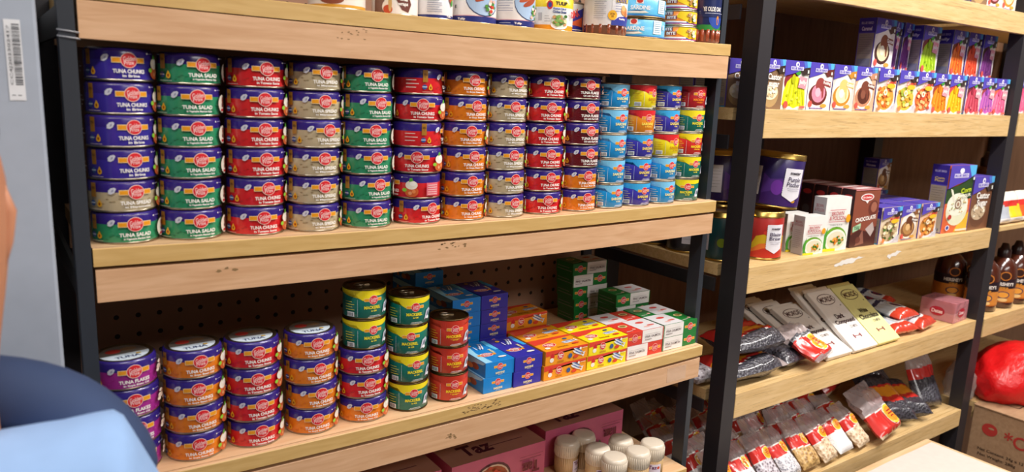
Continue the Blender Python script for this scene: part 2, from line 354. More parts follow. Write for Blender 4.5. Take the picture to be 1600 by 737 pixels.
def stain(b, yo, pts, c='#8E7048'):
    for x, z, r in pts:
        n = 7; a0 = random.random()*6
        b.add([(x+r*random.uniform(.4, 1.4)*math.cos(a0+6.283*i/n), yo-.0003, z+.5*r*random.uniform(.3, 1.2)*math.sin(a0+6.283*i/n)) for i in range(n)], [tuple(range(n))], ink(c, .7))
def shelfunit_board(key, lab):
    zt, zj, zb = LEFT[key]
    r = put('shelf_board', None, (0, 0, 0), label=lab, cat='shelf board', group='boards of the left rack') if False else bpy.data.objects.new('shelf_board', None)
    COL.objects.link(r); r.empty_display_size = .01; r.location = Vector((.6, .2, zj))*K; tagset(r, lab, 'shelf board')
    def child(n, mb, **kw):
        mb.v = [(x-.6, y-.2, z-zj) for x, y, z in mb.v]; return put(n, mb, parent=r, **kw)
    sp = board(XL, XR, 0, DEP, zj+.0006, zt, (W_PINE, W_TOP))
    if key == 'L': stain(sp, 0, [(.62+random.uniform(-.045, .045), -.5905+random.uniform(-.008, .006), .0030) for i in range(40)])
    child('shelf_panel', sp)
    gap = {'T': .0006, 'M': .0048, 'L': .0065}[key]
    fr = board(XL+.002, XR-.003, .001 if key == 'T' else .003, .022, zb, zj-gap, (W_BEECH, W_BEECH)); yo = .001 if key == 'T' else .003
    if key == 'M': stain(fr, yo, [(.13+.012*i, -.262+.003*(i % 2), .005) for i in range(3)]+[(.545+random.uniform(-.03, .03), -.258+random.uniform(-.005, .005), .0030) for i in range(16)])
    if key == 'L': stain(fr, yo, [(.55+random.uniform(-.015, .015), -.640+random.uniform(-.006, .006), .003) for i in range(12)])
    if key == 'T': stain(fr, yo, [(.345+random.uniform(-.03, .03), .105+random.uniform(-.01, .01), .0022) for i in range(14)])
    child('front_rail', fr, label='lighter beech rail under the shelf edge')
    child('rear_rail', board(XL+.002, XR-.003, DEP-.03, DEP-.01, zb, zj-gap, (W_BEECH, W_BEECH)))
    if key != 'T': child('edge_seam', seam(zt))
    if key == 'L':
        t = MB(); t.box(1.15, 1.215, .0015, .0026, -.650, -.615, film('sticky_tape', '#E8D4C0', .16, .2)); child('sticky_tape', t, label='torn strip of clear tape')
    return r
shelfunit_board('T', 'topmost wooden shelf of left rack, carrying sausage and sardine cans')
shelfunit_board('M', 'middle wooden shelf of left rack, full of stacked tuna cans')
shelfunit_board('L', 'lower wooden shelf of left rack, carrying cans and fish cartons')
b = board(XL, 1.25, 0, DEP, -.926, -.9, (W_PINE, W_TOP), False)
put('shelf_board', b, label='lowest shelf of left rack under toothpick jars and pink cartons', cat='shelf board')
FLOOR = -2.24
def post(x0, x1, y0, y1, m, z1=1.0):
    b = MB(); t = .004
    b.box(x0, x1, y0, y0+t, FLOOR+.001, z1, m); b.box(x0, x0+t, y0+t, y1, FLOOR+.001, z1, m); b.box(x1-t, x1, y0+t, y1, FLOOR+.001, z1, m); b.box(x0+t, x1-t, y1-t, y1, FLOOR+.001, z1, m)
    return b
def frame(name, posts, rails, lab, extra=()):
    r = bpy.data.objects.new(name, None); COL.objects.link(r); r.empty_display_size = .01; r.location = Vector((posts[0][0], posts[0][2], FLOOR))*K; tagset(r, lab, 'rack frame')
    o = Vector((posts[0][0], posts[0][2], FLOOR))
    def child(n, mb, **kw): mb.v = [(x-o.x, y-o.y, z-o.z) for x, y, z in mb.v]; return put(n, mb, parent=r, **kw)
    for p in posts: child('post', post(*p))
    for q in rails:
        mb = MB(); mb.box(*q); child('rail', mb)
    for n, mb in extra: child(n, mb)
    return r
ties = MB()
for z in (.082, .074): ties.tube([(-.060, -.001, z), (-.035, -.0015, z-.003), (-.0335, .004, z-.003)], .0012, ink('#B8B8BC', .4, metal=.6), 6)
rl = []
for z in (.095, -.27, -.63, -.95): rl += [(-.056, -.050, .034, DEP, z-.02, z+.02, STEELG), (1.259, 1.266, .042, DEP, z-.02, z+.02, STEELB)]
frame('rack_frame', [(-.058, -.0385, 0, .034, STEEL), (1.2575, 1.274, .0005+.0235, .060, STEEL), (-.058, -.030, DEP+.001, DEP+.03, STEELB), (1.235, 1.266, DEP+.001, DEP+.03, STEELB)],
      rl, 'dark blue steel frame of the left rack holding the tuna cans', [('wire_tie', ties)])
# pegboard
def pegmat():
    m, nt, b = newmat('brown_pegboard')
    tc = N(nt, 'ShaderNodeTexCoord'); sx = N(nt, 'ShaderNodeSeparateXYZ'); nt.links.new(tc.outputs['Object'], sx.inputs[0])
    s = .0393*K; d2 = []
    for ax, off in ((0, 0.0), (2, 0.0)):
        a = N(nt, 'ShaderNodeMath', operation='DIVIDE'); a.inputs[1].default_value = s; nt.links.new(sx.outputs[ax], a.inputs[0])
        r_ = N(nt, 'ShaderNodeMath', operation='ROUND'); nt.links.new(a.outputs[0], r_.inputs[0])
        q = N(nt, 'ShaderNodeMath', operation='SUBTRACT'); nt.links.new(a.outputs[0], q.inputs[0]); nt.links.new(r_.outputs[0], q.inputs[1])
        p = N(nt, 'ShaderNodeMath', operation='MULTIPLY'); nt.links.new(q.outputs[0], p.inputs[0]); nt.links.new(q.outputs[0], p.inputs[1]); d2.append(p)
    ad = N(nt, 'ShaderNodeMath', operation='ADD'); nt.links.new(d2[0].outputs[0], ad.inputs[0]); nt.links.new(d2[1].outputs[0], ad.inputs[1])
    lt = N(nt, 'ShaderNodeMath', operation='LESS_THAN'); lt.inputs[1].default_value = .016; nt.links.new(ad.outputs[0], lt.inputs[0])
    no = N(nt, 'ShaderNodeTexNoise'); no.inputs['Scale'].default_value = 12; nt.links.new(tc.outputs['Object'], no.inputs['Vector'])
    rp = N(nt, 'ShaderNodeValToRGB'); rp.color_ramp.elements[0].color = hx('#8E6A54'); rp.color_ramp.elements[1].color = hx('#A07C64'); nt.links.new(no.outputs['Fac'], rp.inputs[0])
    mx = N(nt, 'ShaderNodeMix', data_type='RGBA'); nt.links.new(lt.outputs[0], mx.inputs[0]); nt.links.new(rp.outputs[0], mx.inputs[6]); mx.inputs[7].default_value = hx('#1A100C')
    nt.links.new(mx.outputs[2], b.inputs['Base Color']); b.inputs['Roughness'].default_value = .7
    return m
b = MB(); hx0, hz0 = .9014, -.4457; b.box(-.03-hx0, 1.232-hx0, 0, .006, FLOOR+.01-hz0, 1.0-hz0, pegmat())
put('pegboard', b, (hx0, .4395, hz0), label='perforated brown pegboard closing the back of the left rack', cat='pegboard')

# right rack
RL, RR = 1.418, 2.7715
RZ = {'U': (.0043, -.0667), 'M': (-.393, -.4629), 'L': (-.7354, -.8048), 'B': (-1.0842, -1.15), 'T': (.345, .2768)}
def tray(x0, x1, zt, zb, lab, extra=None, side=True, depth=.47):
    r = bpy.data.objects.new('shelf_board', None); COL.objects.link(r); r.empty_display_size = .01; r.location = Vector((x0, 0, zb))*K; tagset(r, lab, 'shelf board')
    def child(n, mb): mb.v = [(x-x0, y, z-zb) for x, y, z in mb.v]; return put(n, mb, parent=r)
    f = MB(); f.box(x0, x1, 0, .016, zb, zt, W_OAK, .0012); child('front_rail', f)
    p = MB(); p.box(x0, x1, .0165, depth, zt-.022, zt-.0004, W_OAK); child('shelf_panel', p)
    s = MB(); s.box(x0-.046, x0-.0005, .062, depth, zt-.030, zt-.0005, W_OAK); child('side_panel', s)
    if extra:
        for n, e in extra: child(n, e)
    return r
def gluepatch(x0, x1, z, tilt):
    b = MB(); pts = []; n = 14
    for i in range(n+1): t = i/n; pts.append((x0+(x1-x0)*t, -.0006, z+tilt*t+random.uniform(.004, .013)*math.sin(math.pi*min(1, t+.12))))
    for i in range(n+1): t = 1-i/n; pts.append((x0+(x1-x0)*t, -.0006, z+tilt*t-random.uniform(.002, .011)*math.sin(math.pi*min(1, t+.12))))
    b.add(pts, [tuple(range(len(pts)))], ink('#E6E2DC', .5)); return b
tray(RL, RR, *RZ['T'], 'topmost oak shelf board of right rack above the second dessert row', depth=.5345)
tray(RL, RR, *RZ['U'], 'oak shelf board of right rack carrying the purple dessert cartons')
tray(RL, RR, *RZ['M'], 'oak shelf board with torn white patches below the tea tins', [('glue_patch', gluepatch(1.80, 1.97, -.427, .012)), ('glue_patch', gluepatch(2.08, 2.17, -.430, .012))])
tray(RL, RR, *RZ['L'], 'oak shelf board of right rack carrying the chocolate bars')
tray(RL, RR, *RZ['B'], 'lowest oak shelf board carrying the red labelled bean packs')
rl = [(1.366, 1.372, .064, .47, z, z+.035, STEELB) for z in (.215, -.098, -.464, -.80, -1.15)]
frame('rack_frame', [(1.369, 1.417, .001, .048, STEELB), (2.7725, 2.832, .001, .048, STEELB), (1.369, 1.417, .472, .53, STEELB, .27), (2.7725, 2.832, .472, .53, STEELB, .27), (2.05, 2.09, .492, .52, STEELB, .27)], rl, 'black steel frame of the right rack with oak shelves')
frame('rack_frame', [(3.905, 3.95, .001, .048, STEELB), (3.905, 3.95, .472, .53, STEELB)], [(3.94, 3.946, .050, .47, z, z+.035, STEELB) for z in (.215, -.098, -.464, -.85, -1.19)], 'black steel end frame of the far right rack')
b = MB(); b.box(1.30, 5.2, .535, .545, FLOOR+.01, 1.05, W_BACK); put('back_panel', b, label='brown wooden back panel behind the right rack', cat='back panel')
# third rack, only its left edge in view
tray(2.84, 3.9, .0134, -.0671, 'oak shelf board of the far right rack, level with the dessert cartons', side=False)
tray(2.84, 3.9, -.742, -.813, 'oak shelf board of the far right rack under the syrup bottles')
tray(2.84, 3.9, -.393, -.41, 'thin shelf of the far right rack carrying snack packets')
tray(2.90, 3.9, -1.0842, -1.15, 'bottom board of the far right rack behind the lettered box')
tray(2.84, 3.9, .345, .2768, 'topmost board of the far right rack at the frame corner')

# ------------------------------------------------------------------ cans on the middle shelf
ORD = ['first', 'second', 'third', 'fourth', 'fifth', 'sixth', 'seventh', 'eighth', 'ninth', 'tenth', 'eleventh', 'twelfth', 'thirteenth', 'fourteenth']
def rowname(i, n): return 'bottom can' if i == 0 else ('top can' if i == n-1 else ORD[n-1-i]+' from top')
MX = [.013, .107, .205, .301, .398, .499, .596, .690, .786, .880, .965, 1.045, 1.125, 1.207]
MROT = [2, 0, -4, -1, -6, -17, -14, -11, -21, -15, -12, -14, -10, -20]
COLS = [['salad', 'spread', 'brine', 'brine', 'brine', 'brine'], ['salad']*6, ['tomato']*6, ['spread']*6, ['salad']*6, ['tomato']*6, ['oil']*6, ['spread']*6, ['tomato']*6, ['oil', 'oil', 'chilli', 'chilli', 'chilli', 'chilli'],
        ['sb']*5, ['si', 'si', 'si', 'so', 'sy'], ['sb', 'sb', 'sy', 'si', 'si'], ['mt', 'mt', 'mr', 'mt', 'md']]
SPEC = {(5, 0): 12, (5, 1): -92, (5, 2): -27, (5, 3): 62, (5, 4): -17, (5, 5): 62, (6, 5): -5, (6, 4): 2, (3, 5): 6, (3, 4): 4, (11, 4): 10, (12, 2): 4, (13, 0): -32}
for ci, col in enumerate(COLS):
    n = len(col); x0 = MX[ci]; z = LEFT['M'][0]+sag(x0)+.0004
    for ri, k in enumerate(col):
        tall = k in TP; h = HS if tall else .0458
        a = SPEC.get((ci, ri), MROT[ci]+9+random.uniform(-5, 5))
        yc = (.0625 if not tall else .0575)+random.uniform(-.0015, .0015); xx = x0+random.uniform(-.0012, .0012)+.0009*ri*(1 if ci < 4 else -.6 if ci > 6 else 0)
        nm = (TPN if tall else PTN)[k]
        (TP if tall else PT)[k].place((xx, yc, z), (0, 0, math.radians(a)), label='%s, %s, %s column, full middle shelf' % (nm, rowname(ri, n), ORD[ci]), cat='can', group='cans stacked on the middle shelf')
        z += h+.0003
# ------------------------------------------------------------------ cans on the lower shelf
LX = [.003, .099, .194, .294, .394, .485, .575]
LCOL = [['flakes']*4, ['oil']*4, ['tomato']*4, ['oil']*4, ['oil', 'tomato', 'tomato', 'MT', 'MT'], ['MT']*4, ['MR']*3]
LROT = [10, 2, 2, -2, -8, -14, -16]
for ci, col in enumerate(LCOL):
    n = len(col); x0 = LX[ci]; z = LEFT['L'][0]+sag(x0)+.0004
    for ri, k in enumerate(col):
        tall = k in TP; h = HM if tall else .0458
        nm = (TPN if tall else PTN)[k]
        (TP if tall else PT)[k].place((x0+random.uniform(-.0022, .0022), (.066 if not tall else .061)+random.uniform(-.0015, .0015), z), (0, 0, math.radians(LROT[ci]+random.uniform(-7, 7))),
              label='%s, %s, %s column, lower shelf' % (nm, rowname(ri, n), ORD[ci]), cat='can', group='cans stacked on the lower shelf')
        z += h+.0003

# ------------------------------------------------------------------ cartons
def carton(w, d, h, base, faces, top=None, side=None, bev=.0006):
    """a folded card box standing on z=0, centred in x and y"""
    b = MB(); b.box(-w/2, w/2, -d/2, d/2, 0, h, ink(base, .35), bev)
    for sd, sh in faces.items(): prints(sh, face_map(sd, w, d, h), b)
    return b
def fish(u, v, s, a=.35):
    ca, sa = math.cos(a), math.sin(a); T = lambda x, y: (u+(x*ca-y*sa)*s, v+(x*sa+y*ca)*s)
    o = []
    for dy, c1, c2 in ((.22, '#D4DCE8', '#3A5A9A'), (-.12, '#E8ECF2', '#4A6AA8')):
        o.append(('p', [T(-1, dy), (T(-.5, dy+.22)), T(.4, dy+.16), T(.85, dy+.02), T(1.15, dy+.25), T(1.1, dy-.2), T(.8, dy-.05), T(.2, dy-.16), T(-.6, dy-.16)], c1))
        o.append(('p', [T(-.8, dy+.08), T(-.4, dy+.2), T(.4, dy+.14), T(.8, dy+.02), T(.2, dy+.02)], c2))
    return o
BW, BD, BH = .117, .0705, .0322       # club cans in cartons
def side_long(c, hd, dark):
    w = BW if True else 0
    return [('p', [(-.05, BH*.98), (-.05, BH*.70), (-.01, BH*.62), (.03, BH*.82), (.058, BH*.80), (.058, BH*.98)], hd)]
def end_print(c): return logo(0, .0205, .0072)+[('t', 'SARDINE', 0, .0075, .022, .0045, '#F2E6B0'), ('r', -.006, .0032, .006, .0038, '#D8D0C0')]
def blue_box(c, hd, topc):      # long side runs back; front is the short end
    w, d, h = .0705, BW, BH
    top = [('p', [(-.035, -.058), (-.018, -.058), (-.022, .0), (-.012, .058), (-.035, .058)], hd), ('p', [(.035, .0), (.026, .0), (.022, .03), (.026, .058), (.035, .058)], topc)]
    top += [('c', -.008, -.018, .017, .010, '#F2EDE4'), ('c', -.008, -.018, .015, .0085, '#D4202B'), ('r', -.028, -.020, -.020, -.012, '#E99A18'), ('r', .006, -.024, .014, -.016, '#E99A18'), ('t', 'Golden\nPrize', -.008, -.018, .024, .012, WHITE)]
    top += [('t', 'SARDINE', .014, -.004, .024, .006, '#F0E8A0', 1.5708)] + fish(.006, .026, .016, 1.2) + [('c', -.015, .04, .005, .005, '#E8B030'), ('c', .016, -.042, .010, .004, WHITE), ('r', -.012, .012, -.010, .03, WHITE)]
    lf = [('p', [(-.058, h*.98), (-.058, h*.62), (0, h*.55), (.05, h*.8), (.058, h*.98)], hd), ('c', .02, .015, .014, .007, '#8C4A34'), ('c', .0, .012, .012, .006, '#D89858'), ('c', -.03, .012, .006, .006, '#E8A030')] + [('r', -.05, .004+i*.003, -.01, .005+i*.003, '#A8C0D8') for i in range(2)]
    return carton(w, d, h, c, {'front': end_print(c), 'back': end_print(c), 'top': top, 'left': lf})
def long_box(c, band, fishy=True):     # sardine carton, long side to the front
    w, d, h = BW, BD, BH
    fr = [('p', [(-.058, h), (-.058, h*.62), (-.045, h*.66), (-.02, h*.78), (.01, h*.86), (.058, h*.84), (.058, h)], band), ('p', [(-.046, h*.66), (-.040, h*.82), (-.034, h*.55), (-.046, h*.35)], '#C8202A'), ('c', -.042, h*.34, .0055, .005, '#F0EAE0'),
          ('c', -.018, h*.55, .0088, .0088, '#F4C9BC'), ('c', -.018, h*.55, .008, .008, '#D4202B'), ('t', 'Golden\nPrize', -.018, h*.55, .013, .009, WHITE), ('t', 'SARDINE', -.018, h*.16, .018, .0035, '#B06A10')]
    fr += fish(.030, h*.56, .017, -.45)+[('c', .008, h*.42, .0055, .0055, '#3A5A8C'), ('c', .024, h*.30, .007, .004, '#D8452A'), ('c', .036, h*.80, .003, .003, WHITE), ('r', .041, h*.80, .055, h*.84, '#F0D8C8')]
    tp = [('p', [(-.058, -.035), (.058, -.035), (.058, -.028), (.01, -.025), (-.03, -.018), (-.058, -.006)], band) if False else ('p', [(-.058, .035), (.058, .035), (.058, .027), (.0, .022), (-.03, .010), (-.058, .006)], band),
          ('c', -.026, -.004, .017, .0115, '#F4C9BC'), ('c', -.026, -.004, .0155, .010, '#D4202B'), ('t', 'Golden\nPrize', -.026, -.004, .024, .013, WHITE), ('c', -.042, -.020, .007, .005, '#F0EAE0'), ('t', 'SARDINE', -.004, -.024, .03, .006, '#B06A10')]
    tp += fish(.028, -.006, .020, .1)+[('c', .030, .013, .006, .004, '#3A5A8C'), ('c', .035, -.020, .010, .004, '#D8452A')]
    en = logo(0, .0195, .0072)+[('t', 'SARDINE', 0, .0075, .022, .0045, '#A85A10')]
    return carton(w, d, h, c, {'front': fr, 'top': tp, 'left': en, 'right': en})
def salmon_box(c, flip=False):
    w, d, h = BW, BD, BH; s = -1 if flip else 1
    wht = (-.0585, .012) if flip else (-.012, .0585)
    if flip: wx0, wx1, cx = -.0585, .010, .034
    else: wx0, wx1, cx = -.010, .0585, -.034
    wc = (wx0+wx1)/2
    fr = [('r', wx0, 0.0004, wx1, h-.0004, '#ECE8E4')]+logo(cx, h*.52, .0092)+[('r', wc-.026, h*.66, wc+.022, h*.68, '#B8B4B0'), ('t', 'PINK SALMON', wc, h*.48, .050, .0062, '#8A7F80', 0, False), ('r', wc-.026, h*.24, wc-.004, h*.30, '#A8A0A0')]
    if not flip: fr += [('r', .0565, 0.0004, .0585, h-.0004, c)]
    else: fr += [('r', -.0585, 0.0004, -.0565, h-.0004, c)]
    tp = [('r', wx0, -.0352, wx1, .0352, '#DAD8DA'), ('c', wc, .012, .013, .006, '#D0463C'), ('c', wc+.014, -.012, .012, .004, '#D0645A'), ('c', wc-.004, -.018, .010, .004, '#E0B0A8'), ('c', cx, .008, .013, .009, '#D8CE90'), ('c', cx, .008, .009, .006, '#8C7434'), ('c', cx+.010, -.020, .005, .004, '#E8B0A0'), ('r', cx-.02, -.028, cx, -.026, '#E8D8D0')]
    lf = [('r', -.03, h*.3, .03, h*.36, '#8C9484'), ('r', -.03, h*.55, .02, h*.6, '#8C9484')]
    return carton(w, d, h, c, {'front': fr, 'top': tp, 'left': lf})
CB = {n: m_.mesh('carton') for n, m_ in {'blue': blue_box('#1583D2', '#9AD8F4', '#5CC0F0'), 'indigo': blue_box('#3230A2', '#3230A2', '#2CA4E8'), 'orange': long_box('#EE9A1E', '#D9402C'), 'yellow': long_box('#F2DC18', '#D9402C'),
      'red': salmon_box('#D43A2C'), 'redf': salmon_box('#D43A2C', True), 'green': salmon_box('#1E7A34'), 'greenf': salmon_box('#1E7A34', True)}.items()}
CBN = {'blue': 'light blue sardine carton', 'indigo': 'indigo sardine carton', 'orange': 'orange sardine carton', 'yellow': 'yellow sardine carton', 'red': 'red and white pink salmon carton', 'redf': 'white and red pink salmon carton', 'green': 'green and white pink salmon carton', 'greenf': 'white and green pink salmon carton'}
def box_at(kind, xc, yc, lev, where, rz=0, name='fish_carton', jitter=True):
    z = LEFT['L'][0]+sag(xc)+.0004+lev*(BH+.0004)
    put(name, CB[kind], (xc, yc, z), (0, 0, rz+(random.uniform(-.02, .02) if jitter else 0)), label='%s, %s' % (CBN[kind].replace('pink salmon', 'salmon'), where), cat='carton', group='fish cartons on the lower shelf')
YF = .019
for lev, w in ((0, 'bottom one of the front pair'), (1, 'upper one of the front pair')):
    box_at('blue', .6735+.004*lev, YF+.0655, lev, w+' beside the red cans', jitter=False)
    box_at('indigo', .7465+.002*lev, YF+.0625, lev, w+' left of orange cartons', jitter=False)
for r_, rn in ((0, 'front row'), (1, 'second row')):
    y = YF+BD/2+r_*(BD+.0015)
    for lev, ln in ((0, 'bottom layer'), (1, 'top layer')):
        o = '%s, %s' % (rn, ln)
        box_at('orange', .845+.003*lev, y, lev, o+' beside indigo cartons', jitter=False)
        box_at('yellow', .9655+.003*lev, y, lev, o+' between orange and red', jitter=False)
        box_at(('redf', 'red')[lev] if r_ == 0 else 'redf', 1.0855, y+.002, lev, o+' right of yellow cartons', jitter=False)
        box_at('greenf' if r_ == 0 else 'green', 1.2045, y+.002, lev, o+' at the right shelf end', jitter=False)
for lev in range(5):
    w = ['bottom', 'second from bottom', 'middle', 'second from top', 'top'][lev]
    box_at('indigo', .747, .2145, lev, w+' of the back stack of indigo cartons')
    box_at('blue', .6745, .2145, lev, w+' of the back stack beside indigo cartons')
for lev in range(6): box_at('blue', .655, .345, lev, 'level %s up of the rearmost dark stack' % ['one', 'two', 'three', 'four', 'five', 'six'][lev])
for lev in range(3): box_at('orange', .8495, .2065, lev, '%s of the back stack beside indigo cartons' % ['bottom', 'middle', 'top'][lev])
for lev in range(3): box_at('green' if lev == 2 else 'greenf' if lev == 1 else 'green', 1.200, .2195, lev, '%s of the shaded stack before the right post' % ['bottom', 'middle', 'top'][lev])
for lev in range(5): box_at('green' if lev != 3 else 'greenf', 1.155-.003*lev, .330, lev, '%s of the tall dark stack by the pegboard' % ['bottom', 'second from bottom', 'middle', 'second from top', 'top'][lev])
# behind the can columns of the middle shelf: dark cartons glimpsed at the right end
# ------------------------------------------------------------------ top shelf
TZ = lambda x: .148+sag(x)+.0004
def can_proto(name, R, H, bands, shapes, rim=TIN, lidm=None):
    body = MB(); body.lathe([(R-.002, 0), (R+.0006, .0008), (R+.0006, .0025), (R-.0006, .0036), (R-.0006, H-.004), (R+.0006, H-.0026), (R+.0006, H-.0006), (R-.0008, H), (R-.002, H-.0026), (.0001, H-.0026)], rim, 56)
    lab = MB(); prof = [(R-.0002, .0036)]; ms = []
    for z, c in bands: prof.append((R, max(.0038, z) if z < H else H-.0042)); ms.append(c if not isinstance(c, str) else ink(c, .32, coat=.3))
    prof.append((R-.0002, H-.004)); ms.append(ms[-1])
    lab.lathe(prof, ms, 64); lab.f = lab.f[:-2]; lab.mi = lab.mi[:-2]; lab.sm = lab.sm[:-2]
    prints(shapes, wrap(R), lab, .004)
    return Proto(name, [('can_body', body, []), ('label', lab, [])])
def lines(u, v, w, n, dv, c, h=.0009): return [('r', u, v-i*dv, u+w*(1 if i % 3 else .8), v-i*dv+h, c) for i in range(n)]
oat = can_proto('spread_can', .047, .11, [(.008, '#D8A23A'), (.11, '#E8E2DA')], [('c', -.01, .016, .02, .008, '#8A4A34'), ('t', 'TUNA', 0, .03, .03, .01, '#7A2A1C')])
wrapc = can_proto('tuna_wrap_can', .040, .075, [(.075, '#EDE6DE')], [('r', -.04, .003, -.018, .07, '#7A5544'), ('p', [(-.005, .06), (.018, .05), (.03, .02), (.024, .006), (.012, .01), (.0, .03)], '#6B3A30'), ('t', 'Tuna', .012, .030, .022, .010, WHITE, -.1), ('t', 'wraps', .014, .018, .018, .006, WHITE), ('c', -.012, .014, .010, .011, '#F4E8D8'), ('c', -.012, .01, .008, .007, '#C8502C'), ('c', -.008, .02, .003, .014, '#D8B070')])
nutr = can_proto('meat_can', .034, .07, [(.0085, '#2A3478'), (.07, '#E6E4E6')], lines(-.018, .055, .026, 12, .0038, '#8088A0')+[('t', 'Tulip', .022, .0065, .010, .004, WHITE), ('c', .028, .04, .006, .01, '#C8502C'), ('c', .03, .03, .003, .006, '#4A9A3A')])
def sausage(off):
    o = [('c', off, .048, .038, .034, '#2A3A6A'), ('c', off, .049, .037, .033, '#A8C4E4')]
    for i, (du, dv, a) in enumerate(((-.012, .055, .4), (.002, .060, .5), (-.004, .048, .45), (.012, .066, .55))):
        ca, sa = math.cos(a), math.sin(a); P_ = [(x*ca-y*sa+off+du, x*sa+y*ca+dv) for x, y in [(.018*math.cos(t), .005*math.sin(t)) for t in [k*math.pi/7 for k in range(14)]]]
        o.append(('p', P_, ['#B8542E', '#C8643A', '#A84828', '#D07848'][i]))
    for i in range(16): o.append(('c', off+.012+random.uniform(-.012, .012), .030+random.uniform(-.01, .012), .004, .003, random.choice(['#4A8A34', '#C83A28', '#F0E8D8', '#E8B8A8'])))
    return o
saus1 = can_proto('sausage_can', .0455, .11, [(.014, '#26307A'), (.0155, '#D8A8B0'), (.11, '#E8E4E2')], sausage(.022)+[('t', 'Tulip', -.022, .008, .014, .005, WHITE), ('t', 'g', -.034, .03, .004, .006, '#555')]+lines(-.05, .08, .02, 5, .006, '#8088A0'))
saus2 = can_proto('sausage_can', .0415, .11, [(.014, '#26307A'), (.0155, '#D8A8B0'), (.11, '#E8E4E2')], sausage(.034)+[('t', 'Tulip', .004, .008, .014, .005, WHITE)]+lines(-.034, .08, .028, 12, .0045, '#70789A')+lines(-.03, .008, .026, 2, .004, '#B0B8D0'))
chick = can_proto('chicken_can', .047, .068, [(.0125, '#EE9A20'), (.046, '#E6E8EA'), (.068, '#F2D21C')], [('r', -.026, .020, -.018, .035, '#B8B8BC'), ('c', -.003, .050, .006, .0085, '#C83A3A'), ('c', -.003, .050, .0035, .005, '#3A4A9A'), ('t', 'TULIP', .021, .0535, .026, .0065, '#24242C'), ('t', 'Premium Cuts of', .018, .0435, .028, .0042, '#2E5AA8'), ('t', 'Chicken Breast', .018, .0375, .030, .0048, '#24407C'),
        ('c', .018, .012, .018, .008, '#F2F2F4'), ('c', .018, .020, .017, .0125, '#CFE0C8')]+[('c', .018+random.uniform(-.012, .012), .021+random.uniform(-.008, .008), .0038, .003, random.choice(['#5A8A3C', '#7AA850', '#E0D8A8', '#C89868', '#3E6E2C'])) for _ in range(26)]+lines(-.012, .028, .010, 3, .005, '#8A8A90')+[('t', 'DAK', .052, .036, .018, .012, RED, .35)])
dak = can_proto('ham_can', .040, .068, [(.068, '#E8E6E4')], [('p', [(0, .024), (.03, .05), (.06, .06), (.06, .003), (0, .003)], '#3A3AA8'), ('t', 'DAK', .024, .043, .024, .015, '#E0502C', .45), ('p', [(.006, .022), (.05, .040), (.05, .018)], '#EC6A3A'), ('r', .006, .011, .05, .013, '#E8E8F0'), ('t', 'g', .006, .058, .004, .006, '#555')])
def jar_proto(name, R, H, zlab, zlabtop, bands, shapes, glass, lidc, content):
    body = MB(); body.lathe([(R-.004, 0), (R-.0005, .003), (R-.0005, H*.86), (R*.85, H*.92), (R*.85, H*.95)], ink(glass, .15, coat=.8), 48)
    for i in range(9):
        a = -1.6+i*.4; body.tube([(.93*R*math.sin(a), -.93*R*math.cos(a), .004), (.93*R*math.sin(a), -.93*R*math.cos(a), zlab+.002)], .0042, ink(content, .3, coat=.6), 8)
    lab = MB(); prof = [(R, zlab)]; ms = []
    for z, c in bands: prof.append((R+.0004, z)); ms.append(ink(c, .3, coat=.3))
    lab.lathe(prof, ms, 64); lab.f = lab.f[:-2]; lab.mi = lab.mi[:-2]; lab.sm = lab.sm[:-2]
    prints(shapes, wrap(R+.0004), lab, .004)
    lid = MB(); lid.lathe([(R*.9, H*.94), (R*.92, H*.95), (R*.92, H-.001), (R*.88, H)], metal(lidc, '#C8B070', .3), 48, cap=False)
    return Proto(name, [('glass', body, []), ('label', lab, []), ('lid', lid, [])])
frank = jar_proto('sausage_jar', .0445, .12, .020, .1, [(.1, '#E4E2E4')], [('r', .004, .0205, .06, .1, '#E6E2E2'), ('r', .004, .0205, .06, .030, '#33409A'), ('p', [(.010, .030), (.02, .037), (.045, .040), (.06, .040), (.06, .029)], '#3A3AA0'), ('t', 'frankling', .030, .033, .018, .005, WHITE), ('c', .006, .040, .0098, .0098, '#F0B428'), ('t', 'EXTRA\n50%', .006, .040, .010, .009, '#9A6410'), ('c', .036, .049, .011, .0085, '#D89050'), ('c', .032, .055, .006, .006, '#E8B878'), ('c', .042, .044, .006, .006, '#C87840'), ('r', .012, .066, .05, .09, '#F2C828'), ('t', 'FRANK', .028, .070, .03, .008, '#33409A')]+lines(-.032, .085, .024, 14, .004, '#9A9AA4')+lines(.010, .062, .014, 4, .005, '#4A5A9A'), '#5E2A18', 'jar_lid_gold', '#8E4426')
olde = jar_proto('sausage_jar', .031, .12, .028, .1, [(.1, '#1E2A5C')], [('r', -.05, .0282, .05, .040, '#2E8A3A'), ('p', [(.020+.021*math.cos(t), .056+.024*math.sin(t)) for t in [math.pi+i*math.pi/12 for i in range(13)]], '#2A4CA8'), ('r', -.05, .0565, .06, .064, '#1E2A5C'), ('p', [(.012, .072), (.030, .072), (.030, .056), (.012, .056)], '#1E2A5C'), ('c', .021, .050, .0035, .010, '#E8902C'), ('c', .021, .048, .0018, .006, '#2A4CA8'), ('t', 'YE OLDE OAK', .008, .074, .045, .010, WHITE), ('r', -.01, .0645, .04, .0655, '#C8CCE0')], '#6E2E1A', 'jar_lid_gold', '#A04A2C')
